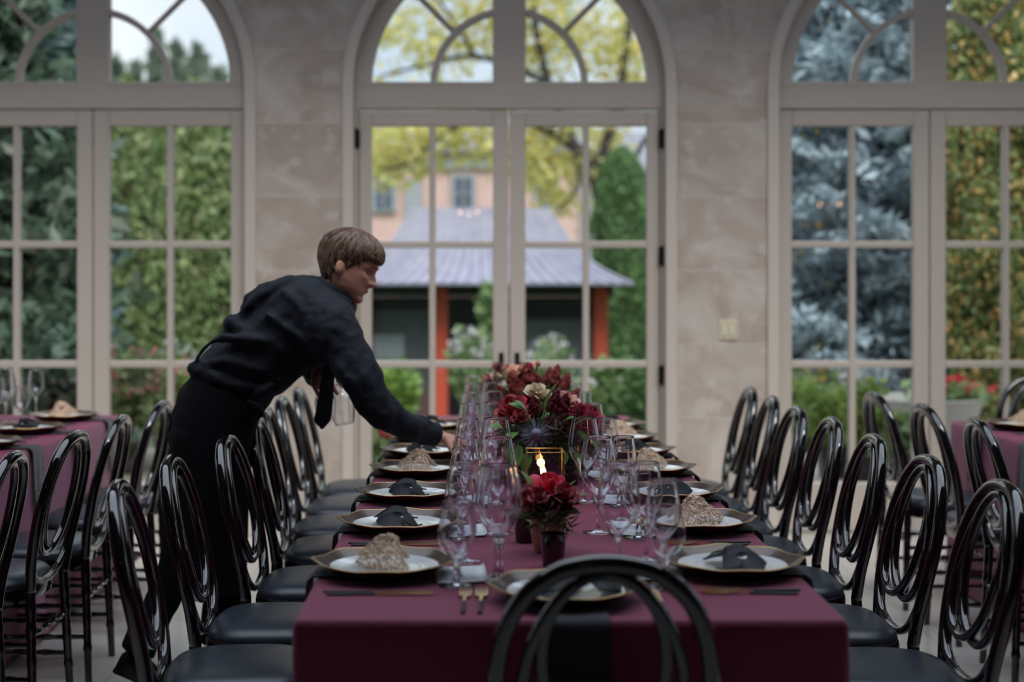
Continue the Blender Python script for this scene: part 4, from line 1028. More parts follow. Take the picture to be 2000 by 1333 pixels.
# lantern with gold wires and a burning candle
def lantern(x, y, label):
    t = thing('candle_lantern', label, 'lantern', (x, y, TZ)); w, h = .053, .170; mb = MB(); r = .0016
    for z in (.003, h):
        mb.tube([(-w, -w, z), (w, -w, z), (w, w, z), (-w, w, z)], r, 6, closed=True)
    for sx in (-1, 1):
        for sy in (-1, 1): mb.tube([(sx*w, sy*w, .003), (sx*w, sy*w, h)], r, 6)
    mb.build('wire_frame', 'gold_wire', t)
    mb = MB()
    for sx, sy in ((1, 0), (-1, 0), (0, 1), (0, -1)): mb.box((sx*w, sy*w, h/2), (.0015 if sx else 2*w, .0015 if sy else 2*w, h-.004))
    mb.build('glass_side', 'glass_bowl', t, smooth=False, fix=False); mb = MB(); mb.box((0, 0, .003), (2*w, 2*w, .003)); mb.build('base', 'gold_wire', t, smooth=False)
    mb = MB(); mb.lathe([(.001, .004), (.024, .004), (.024, .080), (.021, .083), (.006, .080), (.001, .080)], 24); c = mb.build('candle', 'candle_wax', t)
    mb = MB(); mb.tube([(0, 0, .078), (.001, 0, .092)], .0012, 6); mb.build('wick', 'handle_black', c)
    mb = MB(); mb.lathe([(.0004, .086), (.005, .092), (.0078, .102), (.0072, .116), (.0045, .134), (.0022, .150), (.0003, .162)], 12); f = mb.build('flame', 'flame', t); f.rotation_euler = (0, math.radians(-9), 0); f.location = (.012, 0, .002)
    mb = MB(); mb.lathe([(.0003, .097), (.0085, .103), (.0082, .114), (.003, .128), (.0003, .134)], 10); k = mb.build('flame_core', 'flame_core', f)
    lp = bpy.data.lights.new('candle_light', 'POINT'); lp.energy = .55; lp.color = (1, .5, .16); lp.shadow_soft_size = .012; lo = bpy.data.objects.new('candle_light', lp); C.objects.link(lo); lo.parent = t; lo.location = (-.012, 0, .175-.04)
    return t
lantern(.180, 4.12, 'gold-edged glass lantern with burning candle behind the ribbed vase')
# large arrangement
Y2 = 4.72
v = thing('flower_arrangement', 'large arrangement of crimson and cream flowers in the middle of the table', 'flower arrangement', (.205, Y2, TZ))
mb = MB(); mb.lathe([(.001, 0), (.05, 0), (.055, .01), (.075, .07), (.082, .11), (.078, .112), (.07, .07), (.001, .02)], 32); mb.build('vase', 'vase_grey', v)
greens(v, 70, .155, .135, 'leaf_olive', 'foliage', 4, nl=30, lw=.0030, asp=7.5, down=.22)
greens(v, 26, .165, .12, 'leaf_olive', 'drooping_foliage', 6, nl=18, lw=.0045, asp=4.5, down=.75)
for k, px, py, dy, s in (('crimson', 1000, 803, -.06, 32), ('crimson', 984, 822, -.07, 22), ('pink', 1014, 795, -.03, 22), ('crimson', 1018, 815, -.11, 19), ('bud', 990, 822, -.13, 16), ('creambud', 968, 826, -.10, 16), ('cream', 1048, 768, .02, 24), ('cream', 1062, 775, -.01, 18), ('peach', 1104, 788, -.02, 27), ('peach', 1085, 782, .03, 18),
                         ('dahlia', 1132, 808, -.05, 34), ('dahlia', 1150, 825, -.07, 30), ('crimson', 1152, 815, -.02, 26), ('dark', 1102, 836, -.13, 28), ('dark', 1080, 832, -.12, 18), ('bud', 1124, 836, -.14, 15), ('dark', 1140, 870, -.06, 22), ('dark', 1150, 845, -.06, 24),
                         ('crimson', 1030, 788, .05, 22), ('bud', 1118, 775, .03, 14)): put_flower(v, k, px, py, Y2+dy, s)
for k, px, py, dy, s, aim in (('celosia', 1046, 812, -.09, 40, (-.1, -.25, .95)), ('celosia', 1084, 806, -.09, 46, (.08, -.2, .98)), ('celosia', 1098, 800, -.05, 34, (.25, -.2, .9)), ('thistle', 1048, 850, -.15, 40, (-.1, -.9, .25)), ('thistle', 1030, 846, -.12, 26, (-.6, -.7, .3)), ('thistle', 1124, 914, -.12, 17, (.3, -.8, .4))): put_flower(v, k, px, py, Y2+dy, s, aim)
for px, py, aim, s, k in ((1064, 800, (.22, -.12, .97), 62, 'leaf'), (1120, 830, (.75, -.3, .55), 36, 'leaf'), (985, 835, (-.85, -.3, .2), 34, 'leaf'), (1010, 845, (-.5, -.6, -.2), 36, 'leaf'), (1075, 838, (.1, -.8, .3), 30, 'paleleaf'), (1030, 808, (-.45, -.35, .8), 38, 'paleleaf'), (1020, 800, (-.75, -.3, .55), 30, 'leaf'), (1118, 880, (.45, -.5, -.75), 54, 'leaf'), (1122, 850, (.8, -.5, .0), 44, 'leaf'), (1100, 825, (.5, -.6, .5), 32, 'leaf'), (1012, 870, (-.1, -.6, -.7), 42, 'leaf'), (1096, 875, (.3, -.7, -.6), 40, 'leaf'), (1030, 885, (-.2, -.6, -.75), 40, 'leaf'), (1135, 855, (.8, -.4, -.3), 46, 'leaf')): put_flower(v, k, px, py, Y2-.15, s, aim, fw.uniform(-.7, .7))
# second arrangement, of russet amaranth
Y3 = 5.55
v = thing('flower_arrangement', 'arrangement of russet amaranth plumes behind the large one', 'flower arrangement', (.195, Y3, TZ))
mb = MB(); mb.lathe([(.001, 0), (.045, 0), (.06, .05), (.066, .11), (.062, .112), (.05, .03), (.001, .02)], 32); mb.build('vase', 'vase_grey', v)
greens(v, 40, .16, .15, 'leaf_olive', 'foliage', 8, nl=26, lw=.0032, asp=7, down=.1)
for px, py, s, aim in ((1030, 765, 55, (-.05, -.1, .98)), (1012, 775, 50, (-.3, -.15, .9)), (1068, 772, 54, (.1, -.1, .97)), (1090, 775, 50, (.4, -.1, .88)), (1050, 778, 46, (.02, -.3, .9)), (1000, 790, 46, (-.55, -.2, .75)), (1105, 790, 40, (.6, -.1, .7)), (1040, 750, 42, (-.2, .1, .95)), (1080, 752, 40, (.25, .1, .95))): put_flower(v, 'plume', px, py, Y3-.03+fw.uniform(-.05, .05), s, aim)
for k, px, py, s in (('peach', 1018, 722, 11), ('pink', 1034, 716, 9), ('peach', 1050, 712, 8), ('bud', 1004, 780, 14), ('bud', 1020, 790, 13)): put_flower(v, k, px, py, Y3-.05, s)
for px, py, aim, s in ((1046, 735, (.1, -.1, .98), 30), (1004, 760, (-.2, -.3, .9), 40), (1098, 775, (.8, -.2, .5), 36)): put_flower(v, 'leaf', px, py, Y3-.05, s, aim, fw.uniform(-.7, .7))
# third arrangement at the far end
Y4 = 6.3
v = thing('flower_arrangement', 'low vase of red roses and cream hydrangea at the far end of the table', 'flower arrangement', (.075, Y4, TZ))
mb = MB(); mb.lathe([(.001, 0), (.05, 0), (.055, .02), (.062, .13), (.066, .17), (.062, .172), (.055, .12), (.001, .03)], 32); mb.build('vase', 'vase_grey', v)
greens(v, 18, .13, .16, 'leaf_olive', 'foliage', 9, nl=20, lw=.0035, asp=6, down=.1)
for k, px, py, s in (('crimson', 960, 750, 21), ('crimson', 950, 762, 15), ('dark', 970, 766, 16), ('dark', 974, 720, 13), ('cream', 987, 731, 18), ('peach', 1003, 727, 17), ('cream', 972, 738, 15), ('cream', 1012, 733, 14), ('bud', 990, 718, 8)): put_flower(v, k, px, py, Y4-.03, s)
for px, py, aim, s in ((946, 752, (-.6, -.2, .75), 22), (948, 772, (-.8, -.3, -.2), 20)): put_flower(v, 'leaf', px, py, Y4-.04, s, aim, fw.uniform(-.7, .7))
# ------------------------------------------------------------------ the garden beyond the glass
mat('grass_far', (.10, .15, .04), .9, noise=(3.0, (.055, .10, .03)))
mat('gravel', (.36, .31, .24), .9, noise=(60, (.24, .21, .17)))
mat('soil', (.035, .028, .022), .95)
mat_brick('paver', (.40, .33, .31), (.47, .40, .37), (.28, .24, .23), 1.0, .45, .3, .012, .75, 'XY')
mat('slate_roof', (.25, .24, .32), .45, noise=(6, (.32, .31, .38)))
mat('post_red', (.58, .085, .045), .5)
mat('pav_dark', (.022, .024, .026), .7)
mat('pav_panel', (.09, .05, .05), .7)
mat('backlit_panel', (.66, .74, .80), .8)
mat_brick('brick_wall', (.70, .37, .32), (.76, .47, .42), (.66, .56, .53), 1.0, .24, .08, .012, .8, 'XZ')
mat('ash_stone', (.36, .37, .40), .8)
mat('house_roof', (.20, .20, .24), .7, noise=(5, (.27, .27, .31)))
mat('bark', (.055, .045, .038), .9, noise=(8, (.03, .025, .02)))
mat('pale_stone', (.50, .48, .45), .7)
mat('pot_dark', (.022, .024, .034), .5)
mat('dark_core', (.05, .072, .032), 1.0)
mat_leaf('leaf_hedge', [(0.184, 0.276, 0.115), (0.287, 0.391, 0.161), (0.414, 0.483, 0.218), (0.322, 0.299, 0.172)])
mat_leaf('leaf_dark', [(0.059, 0.098, 0.064), (0.115, 0.178, 0.115), (0.161, 0.241, 0.161), (0.228, 0.241, 0.194)])
mat_leaf('leaf_blue_dark', [(0.106, 0.175, 0.175), (0.175, 0.262, 0.262), (0.246, 0.352, 0.317)])
mat_leaf('leaf_far', [(0.168, 0.218, 0.168), (0.235, 0.286, 0.218), (0.286, 0.336, 0.252)])  # paler grey-green: distance haze put into the leaf colour
mat_leaf('leaf_arb', [(.09, .17, .06), (.14, .25, .09), (.20, .32, .12)])
mat_leaf('leaf_yellow', [(0.850, 0.708, 0.258), (0.773, 0.696, 0.283), (0.540, 0.567, 0.206), (0.880, 0.773, 0.361)], .45)
mat_leaf('leaf_gold', [(0.605, 0.363, 0.033), (0.440, 0.363, 0.044), (0.275, 0.275, 0.044)], .4)
mat_leaf('leaf_autumn', [(0.120, 0.195, 0.075), (0.195, 0.285, 0.105), (0.270, 0.360, 0.135), (0.360, 0.405, 0.150), (0.360, 0.390, 0.150), (0.750, 0.480, 0.180), (0.825, 0.570, 0.240)], .3)
mat_leaf('needle_blue', [(.18, .25, .28), (.34, .43, .48), (.52, .62, .68), (.26, .34, .38)], .15)
mat_leaf('leaf_bright', [(0.163, 0.288, 0.050), (0.275, 0.425, 0.100), (0.375, 0.475, 0.125)], .4)
mat_leaf('leaf_shrub', [(0.132, 0.220, 0.088), (0.242, 0.363, 0.143), (0.374, 0.462, 0.220)], .3)
mat_leaf('petal_red', [(0.620, 0.030, 0.050), (0.750, 0.070, 0.100), (0.500, 0.020, 0.030)], .3)
mat_leaf('petal_pink', [(0.720, 0.220, 0.260), (0.750, 0.400, 0.400), (0.620, 0.100, 0.120), (0.700, 0.660, 0.660)], .3)
mat_leaf('petal_white', [(0.750, 0.730, 0.750), (0.680, 0.600, 0.660), (0.700, 0.700, 0.620)], .3)
mat_leaf('petal_yellow', [(0.700, 0.550, 0.120), (0.660, 0.400, 0.100)], .3)
fr_ = np.random.default_rng(21)
def cards(pts, size, asp=1.8, r=fr_, up=None, jit=.35):
    """leaf shaped cards at pts; returns V, Q"""
    n = len(pts); a = r.normal(size=(n, 3)); 
    if up is not None: a = a*.55+np.asarray(up)
    a /= np.linalg.norm(a, axis=1)[:, None]; b = np.cross(a, r.normal(size=(n, 3))); b /= np.linalg.norm(b, axis=1)[:, None]+1e-9
    c = np.cross(a, b); s = size*(1+jit*r.normal(size=n)).clip(.4, 1.9)[:, None]
    V = np.stack([pts-a*s*asp/2, pts+b*s/2+c*s*.12, pts+a*s*asp/2, pts-b*s/2+c*s*.12], 1).reshape(-1, 3)
    return V, np.arange(4*n).reshape(n, 4)
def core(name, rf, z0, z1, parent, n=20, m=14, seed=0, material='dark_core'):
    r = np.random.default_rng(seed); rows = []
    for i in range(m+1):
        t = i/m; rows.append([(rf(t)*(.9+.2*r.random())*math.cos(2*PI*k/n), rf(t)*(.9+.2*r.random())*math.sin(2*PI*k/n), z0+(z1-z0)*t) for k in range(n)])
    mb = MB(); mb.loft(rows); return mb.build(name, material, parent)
def column_tree(name, px, Y, top_py, rad, z0, n, leaf, size, label, cat='tree', group=None, taper=2.2, seed=0, bulge=.35, trunk=True):
    r = np.random.default_rng(seed+100); X = (px-VX)*Y/F; zt = CH-(top_py-VY)*Y/F; h = zt-z0
    t = thing(name, label, cat, (X, Y, z0), 0, group)
    rf = lambda u: rad*max(.02, (1-u**taper))**.75*(.75+.25*min(1, u/ bulge))
    u = r.random(n)**1.15; th = r.uniform(0, 2*PI, n); rr = np.array([rf(q) for q in u])*(1+.10*np.sin(th*5+u*17)+.08*np.sin(th*3-u*29))*r.uniform(.82, 1.06, n)
    pts = np.column_stack([rr*np.cos(th), rr*np.sin(th), u*h])
    V, Q_ = cards(pts, size, 2.0, r, up=(0, 0, .9)); np_obj('crown', V, Q_, leaf, t)
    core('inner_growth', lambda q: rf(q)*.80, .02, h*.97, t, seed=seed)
    if trunk: mb = MB(); mb.tube([(0, 0, -.05), (0, 0, h*.4)], [rad*.14, rad*.08], 8); mb.build('trunk', 'bark', t)
    return t
def round_bush(name, px, py, Y, rx, rz, n, leaf, size, label, cat='shrub', group=None, seed=0, flowers=None, nfl=0, fsize=.05, base=None, asp=1.6):
    """bush centred on photo position (px, py) at distance Y"""
    r = np.random.default_rng(seed+500); c = P(px, py, Y); zb = (c.z-rz) if base is None else base
    t = thing(name, label, cat, (c.x, Y, zb), 0, group); zc = c.z-zb
    d = r.normal(size=(n, 3)); d /= np.linalg.norm(d, axis=1)[:, None]; q = r.uniform(.45, 1.08, n)[:, None]*(1+.15*np.sin(d[:, :1]*7+d[:, 2:]*5))
    pts = d*q*np.array((rx, rx*.8, rz))+np.array((0, 0, zc)); pts = pts[pts[:, 2] > .01]
    V, Q_ = cards(pts, size, asp, r); np_obj('foliage', V, Q_, leaf, t)
    if flowers:
        d = r.normal(size=(nfl, 3)); d /= np.linalg.norm(d, axis=1)[:, None]; d[:, 2] = abs(d[:, 2]); d[:, 1] = -abs(d[:, 1])
        f = d*np.array((rx, rx*.8, rz))*r.uniform(.85, 1.15, nfl)[:, None]+np.array((0, 0, zc)); f = np.repeat(f, 7, 0)+r.normal(size=(nfl*7, 3))*fsize*.35
        V, Q_ = cards(f, fsize*.6, 1.2, r); np_obj('blossom', V, Q_, flowers, t)
    mb = MB()
    for k in range(7):
        a = r.uniform(0, 6.3); mb.tube([(0.02*math.cos(a), .02*math.sin(a), 0), (rx*.5*math.cos(a), rx*.4*math.sin(a), zc)], [.008, .004], 5)
    mb.build('stem', 'bark', t)
    return t
# ground: paved terrace at the doors, lawn and gravel falling gently to the pavilion
def sheet(name, xs, ys, zf, material, label):
    mb = MB(); mb.grid([[(x, y, zf(x, y)) for x in xs] for y in ys]); return tag(mb.build(name, material, angle=0), label, kind='structure')
def gz(x, y): return -.045 if y < 13 else -.045-1.0*min(1, (y-13)/7)**1.2
sheet('ground', np.linspace(-60, 60, 25), np.concatenate([np.linspace(8.35, 30, 30), np.linspace(34, 110, 8)]), gz, 'grass_far', 'green lawn falling away behind the house')
mb = MB(); mb.box((.2, 9.9, -.03), (3.2, 3.1, .05)); mb.box((3.1, 10.1, -.031), (3.4, 3.5, .05)); tag(mb.build('terrace', 'paver', smooth=False), 'pinkish paved path outside the doors', kind='structure')
mb = MB(); mb.box((-4.2, 10.6, -.032), (6.4, 4.4, .05)); tag(mb.build('gravel_path', 'gravel', smooth=False), 'tan gravel path outside the left doors', kind='structure')
mb = MB(); mb.box((-3.0, 8.75, .05), (3.0, .35, .20)); tag(mb.build('curb', mat('curb_grey', (.16, .16, .19), .8), smooth=False), 'low grey stone curb outside the left doors', kind='structure')
# hedge of columnar trees beyond the left doors
for i, (px, top) in enumerate(((182, 175), (248, 150), (318, 178), (382, 160), (452, 168), (520, 190))):
    column_tree('hedge_tree', px, 17.5+.2*(i % 2), top, .62, -.6, 11000, 'leaf_hedge', .052, 'green columnar hedge tree beyond the left doors, %s from the left' % ORD[i], group='columnar hedge trees', seed=i, taper=3.0)
# dark conifers at far left
def fir(name, px, Y, top_py, rad, z0, leaf, label, n=9000, seed=0, size=.10, layers=26, gap=.0):
    r = np.random.default_rng(seed+40); X = (px-VX)*Y/F; h = CH-(top_py-VY)*Y/F-z0; t = thing(name, label, 'tree', (X, Y, z0), 0)
    pts = []
    nb = layers*9; per = n//nb; stems = MB()
    for i in range(nb):
        u = (i+r.random())/nb; th = r.uniform(0, 2*PI); R = rad*(1-u)**.8*r.uniform(.75, 1.12)+.12; zz = u*h
        s = r.random(per)**.7; droop = -.28*R*s+.16*R*s**3; w = .05+.16*R*(1-s)*.5+.06
        o = r.normal(size=(per, 3))*np.column_stack([w, w, w*.55]); p = np.column_stack([R*s*math.cos(th), R*s*math.sin(th), zz+droop])+o; pts.append(p)
        stems.tube([(0, 0, zz), (R*.55*math.cos(th), R*.55*math.sin(th), zz-.12*R), (R*.95*math.cos(th), R*.95*math.sin(th), zz-.12*R)], [.03*(1-u)+.008, .012, .004], 4)
    pts = np.concatenate(pts); pts = pts[pts[:, 2] > .02]
    V, Q_ = cards(pts, size, 2.6, r); np_obj('needles', V, Q_, leaf, t)
    stems.build('branch', 'bark', t, fix=False)
    mb = MB(); mb.tube([(0, 0, -.05), (0, 0, h*.97)], [rad*.11, .02], 10); mb.build('trunk', 'bark', t)
    return t
fir('dark_conifer', 62, 14.2, -420, .86, -.25, 'leaf_blue_dark', 'tall dark blue-green conifer beyond the left doors', 26000, 1, .075)
fir('dark_conifer', -60, 12.4, -330, 1.5, -.1, 'leaf_dark', 'tall near-black conifer at the left edge', 26000, 2, .075)
round_bush('dark_shrub', 60, 790, 11.2, .95, .62, 2600, 'leaf_dark', .09, 'dark clipped shrub low outside the left doors', seed=3)
# distant conifers on the skyline
for i, (px, top, w) in enumerate(((226, 122, .9), (264, 128, .9), (306, 70, 1.0), (346, 92, 1.5), (386, 96, 1.7), (428, 138, 1.6), (160, 140, 1.5))):
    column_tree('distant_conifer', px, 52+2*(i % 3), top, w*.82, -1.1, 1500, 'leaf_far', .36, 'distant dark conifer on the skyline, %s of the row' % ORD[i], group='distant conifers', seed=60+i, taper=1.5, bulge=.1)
# woodland closing the view
def wood_tree(i, px, Y, top, rad, leaf, label, n=2600, size=.34):
    r = np.random.default_rng(i+900); X = (px-VX)*Y/F; z0 = -1.1; h = CH-(top-VY)*Y/F-z0; t = thing('woodland_tree', label, 'tree', (X, Y, z0), 0, 'woodland trees')
    d = r.normal(size=(n, 3)); d /= np.linalg.norm(d, axis=1)[:, None]; q = r.uniform(.55, 1.05, n)[:, None]*(1+.18*np.sin(d[:, :1]*6+d[:, 1:2]*4+i))
    pts = d*q*np.array((rad, rad, h*.48))+np.array((0, 0, h*.53)); V, Q_ = cards(pts, size, 1.4, r); np_obj('crown', V, Q_, leaf, t)
    mb = MB(); mb.tube([(0, 0, -.1), (.1, 0, h*.6)], [.22, .1], 8); mb.build('trunk', 'bark', t)
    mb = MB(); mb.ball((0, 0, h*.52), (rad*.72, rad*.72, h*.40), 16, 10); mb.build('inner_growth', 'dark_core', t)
for i, (px, Y, top, rad) in enumerate(((-180, 46, 150, 4.2), (0, 60, 150, 4.2), (1300, 58, 300, 3.0), (1440, 68, 210, 4.2), (1610, 54, 150, 3.6), (1850, 64, 140, 4.6), (2060, 46, 150, 3.6))):
    wood_tree(i, px, Y, top, rad, 'leaf_dark' if i not in (3, 4) else 'leaf_hedge', 'dark round-crowned woodland tree far behind the garden, %s from left' % ORD[i])
# clipped column tree right of the pavilion
column_tree('arborvitae', 1214, 28, 288, .56, -1.05, 14000, 'leaf_arb', .054, 'bright green columnar tree right of the pavilion', seed=31, taper=11, bulge=.05)
column_tree('arborvitae', 1268, 31, 470, .70, -1.05, 3000, 'leaf_dark', .09, 'dark columnar tree behind the bright green one', seed=33, taper=3, bulge=.1)
# blue spruce beyond the right doors
def spruce(px, Y, h, rad):
    r = np.random.default_rng(77); X = (px-VX)*Y/F; t = thing('blue_spruce', 'big blue spruce with drooping silvery boughs beyond the right doors', 'tree', (X, Y, -.1), 0)
    pts = []; stems = MB(); nb = 210
    for i in range(nb):
        u = (i+r.random())/nb; zz = .25+u*(h-.3); R = rad*(1-zz/h)**.72*r.uniform(.72, 1.1)+.1; th = 2.399*i+r.uniform(-.3, .3)
        rise = r.uniform(.0, .25); n1 = int(130+320*R/rad)
        def spine(s): return -.42*R*s+.30*R*s**2.5+rise*R*s*.3
        s = r.random(n1)**.6; lat = r.normal(size=n1)*(.20*(1-.7*s)+.05)*R*.9; thick = r.normal(size=n1)*.045
        dx, dy = math.cos(th), math.sin(th)
        p = np.column_stack([R*s*dx-lat*dy, R*s*dy+lat*dx, zz+spine(s)-abs(lat)*.35+thick]); pts.append(p)
        stems.tube([(0, 0, zz)]+[(R*q*dx, R*q*dy, zz+spine(q)-.02) for q in (.35, .7, .97)], [.03*(1-u)+.01, .02, .012, .004], 4)
    pts = np.concatenate(pts); V, Q_ = cards(pts, .046, 2.6, r); np_obj('needles', V, Q_, 'needle_blue', t)
    stems.build('branch', 'bark', t, fix=False); mb = MB(); mb.tube([(0, 0, -.05), (0, 0, h*.98)], [.17, .02], 10); mb.build('trunk', 'bark', t)
spruce(1690, 14.0, 9.0, 2.05)
column_tree('golden_tree', 1600, 19.5, -40, .95, -.9, 4200, 'leaf_gold', .13, 'golden yellow tree glimpsed behind the blue spruce', seed=41, taper=2.2)
column_tree('autumn_tree', 1992, 12.3, -260, .68, -.1, 42000, 'leaf_autumn', .036, 'leafy tree turning orange at the right edge', seed=42, taper=5, bulge=.25)
# yellow-leaved tree in front of the brick house
def yellow_tree():
    Y = 30; r = np.random.default_rng(5); base = P(1196, 640, Y); t = thing('yellow_tree', 'spreading yellow-leaved tree with dark boughs before the brick house', 'tree', (base.x, Y, -1.05), 0)
    def q(px, py, dy=0): v = P(px, py, Y+dy); return (v.x-base.x, dy, v.z+1.05)
    mb = MB()
    for pts, r0, r1 in (([q(1196, 800), q(1192, 520), q(1165, 350), q(1120, 285), q(1060, 250)], .26, .10), ([q(1165, 350), q(1205, 200), q(1230, 40), q(1240, -200)], .14, .05), ([q(1120, 285), q(1070, 160), q(1040, 0), q(1030, -220)], .12, .05), ([q(1060, 250), q(960, 215), q(870, 262), q(790, 322), q(730, 330)], .09, .02), ([q(1070, 160), q(930, 110), q(820, 130), q(740, 150)], .08, .02), ([q(1120, 285), q(1130, 360, -.4), q(1090, 410, -.6)], .07, .02), ([q(1040, 0), q(900, -120), q(760, -160)], .07, .03), ([q(930, 110), q(870, 20), q(800, -60)], .05, .02), ([q(1192, 400), q(1262, 270), q(1320, 200)], .08, .03)):
        sp = spline(pts, 6); mb.tube(sp, list(np.linspace(r0, r1, len(sp))), 7)
    mb.build('trunk', 'bark', t, fix=False)
    cl = []
    for (px, py, rx, rz, n) in ((760, 60, .55, .55, 150), (850, 100, .6, .5, 170), (740, 180, .35, .3, 60), (790, 270, .85, .38, 330), (900, 250, .75, .35, 280), (745, 310, .35, .28, 110), (830, 320, .5, .22, 80), (960, 300, .5, .3, 80), (930, 60, .6, .5, 170), (1040, 110, .6, .5, 180), (1130, 60, .9, .7, 380), (1220, 100, .6, .6, 280), (1060, 260, .6, .35, 200), (1060, 330, .5, .4, 210), (1090, 390, .45, .35, 130), (760, 350, .4, .2, 70), (1040, 300, .35, .3, 70), (1010, 30, .8, .6, 260), (850, -40, 1.0, .7, 320), (1100, -100, 1.4, 1.0, 600), (940, -150, 1.4, .9, 600), (1240, 180, .4, .4, 120), (1180, 270, .4, .3, 110), (1140, 320, .35, .3, 100), (780, -120, .9, .7, 250)):
        c = np.array(q(px, py, .55)); p = r.normal(size=(n, 3))*np.array((rx, .8, rz))*.62+c; cl.append(p)
    V, Q_ = cards(np.concatenate([np.repeat(c_, 2, 0)+r.normal(size=(2*len(c_), 3))*.12 for c_ in cl]), .105, 1.5, r); np_obj('crown', V, Q_, 'leaf_yellow', t)
yellow_tree()
# garden pavilion with a bell-shaped slate roof
def pavilion():
    Y = 24.0; c = P(940, 560, Y); gz0 = -1.05; t = thing('pavilion', 'garden pavilion with flared slate roof and red posts', 'pavilion', (c.x, Y, gz0), 0)
    s = Y/F; ez = CH-(552-VY)*s-gz0; hw = 275*s
    prof = [(1.0, -.04), (1.0, .0), (.90, .11), (.80, .24), (.70, .42), (.62, .62), (.565, .86), (.50, 1.08), (.475, 1.21)]
    mb = MB(); rows = []
    for f, z in prof: 
        dx, dy = hw*f, 1.9*f; rows.append([(-dx, -dy, ez+z), (dx, -dy, ez+z), (dx, dy, ez+z), (-dx, dy, ez+z)])
    mb.loft(rows); ro = mb.build('roof', 'slate_roof', t, angle=30)
    mb = MB()
    for k in range(-11, 12):
        u = k/11.5; pts = [(u*hw*f, -1.9*f-.012, ez+z+.012) for f, z in prof[1:]]; mb.tube(pts, .016, 4)
    mb.build('seam', 'slate_roof', ro, fix=False)
    mb = MB(); mb.box((0, -1.0, ez-.13), (2*hw*.9, .12, .18)); mb.box((0, 1.45, ez-.13), (2*hw*.9, .12, .18)); mb.build('beam', 'pav_dark', t, smooth=False)
    for px, y in ((712, -1.0), (862, -1.0), (1173, -1.0), (712, 1.4), (1173, 1.4)):
        mb = MB(); mb.box(((px-940)*s*(1+y/24), y, ez/2-.04), (.21, .21, ez-.08)); bevel(mb.build('post', 'post_red', t, smooth=False), .01)
    mb = MB(); mb.box((0, 1.5, ez/2-.1), (2*hw*.86, .08, ez-.3)); mb.build('rear_screen', 'pav_dark', t, smooth=False)
    mb = MB(); mb.box((-.1, .2, .01), (2*hw*.92, 3.3, .10)); mb.build('plinth', 'ash_stone', t, smooth=False)
    mb = MB(); mb.box(((790-940)*s, -.95, .38), (1.0, .06, .72)); mb.build('low_panel', 'pav_panel', t, smooth=False)
    for px, w, z, h in ((765, .52, 1.30, .62), (1052, .34, 1.25, .5), (1100, .5, .75, .4)):  # pale sheets added to stand in for panels with light behind them
        mb = MB(); n = 14; mb.grid([[((px-940)*s-w/2+w*k/n, -.80+.03*math.sin(k*1.7), z+hh) for k in range(n+1)] for hh in (-h/2, h/2)]); o = mb.build('backlit_panel', 'backlit_panel', t); m_ = o.modifiers.new('s', 'SOLIDIFY'); m_.thickness = .02
    mb = MB()                                                            # open lattice between the posts
    for k in range(28): x = (722-940)*s+k*.044; mb.box((x, -.93, 1.25), (.009, .009, 1.5))
    for k in range(30): mb.box(((722-940)*s+.6, -.93, .55+k*.05), (1.2, .009, .009))
    for k in range(36): x = (1020-940)*s+k*.034; mb.box((x, -.93, 1.15), (.008, .008, 1.4))
    for k in range(28): mb.box(((1020-940)*s+.6, -.93, .5+k*.05), (1.2, .009, .009))
    mb.build('lattice', mat('lattice_grey', (.22, .25, .27), .6), t, smooth=False, fix=False)
pavilion()
def house():
    Y = 42.0; s = Y/F; c = P(960, 600, Y); z0 = -1.1; t = thing('brick_house', 'pink brick house with grey roof behind the pavilion', 'house', (c.x, Y, z0), 0)
    X = lambda px: (px-960)*s
    Z = lambda py: CH-(py-VY)*s-z0
    mb = MB(); mb.box(((X(560)+X(1170))/2, 2.5, Z(300)/2), (X(1170)-X(560), 5, Z(300))); mb.build('wall', 'brick_wall', t, smooth=False)
    mb = MB(); mb.box(((X(1170)+X(1420))/2, 3.5, Z(330)/2), (X(1420)-X(1170), 4, Z(330))); mb.build('wing_wall', 'ash_stone', t, smooth=False)
    mb = MB(); mb.loft([[(X(540), -.4, Z(300)), (X(1185), -.4, Z(300)), (X(1185), 5.4, Z(300)), (X(540), 5.4, Z(300))], [(X(540), -.4, Z(292)), (X(1185), -.4, Z(292)), (X(1185), 5.4, Z(292)), (X(540), 5.4, Z(292))], [(X(600), 1.6, Z(222)), (X(1130), 1.6, Z(222)), (X(1130), 3.4, Z(222)), (X(600), 3.4, Z(222))]]); mb.build('roof', 'house_roof', t, smooth=False)
    mb = MB(); mb.loft([[(X(1150), 1.2, Z(330)), (X(1440), 1.2, Z(330)), (X(1440), 6, Z(330)), (X(1150), 6, Z(330))], [(X(1180), 3, Z(236)), (X(1400), 3, Z(236)), (X(1400), 4.4, Z(236)), (X(1180), 4.4, Z(236))]]); mb.build('wing_roof', 'house_roof', t, smooth=False)
    mb = MB(); mb.box(((X(560)+X(1170))/2, -.06, Z(318)), (X(1170)-X(560), .2, .36)); mb.build('cornice', 'ash_stone', t, smooth=False)
    for px in (808, 1150):
        mb = MB(); mb.box((X(px), -.06, Z(470)/2+1.2), (.52, .2, Z(310)-1.2)); mb.build('pilaster', 'ash_stone', t, smooth=False)
    for px in (640, 750, 905, 1065):
        mb = MB(); mb.box((X(px), -.08, Z(378)), (.74, .14, 1.1)); w = mb.build('window', 'ash_stone', t, smooth=False)
        mb = MB(); mb.box((X(px), -.14, Z(378)), (.50, .06, .92)); mb.build('pane', mat('far_pane', (.10, .12, .17), .15), w, smooth=False)
        mb = MB(); mb.box((X(px), -.18, Z(378)), (.04, .03, .92)); mb.box((X(px), -.18, Z(378)), (.5, .03, .04)); mb.build('glazing_bar', 'ash_stone', w, smooth=False)
house()
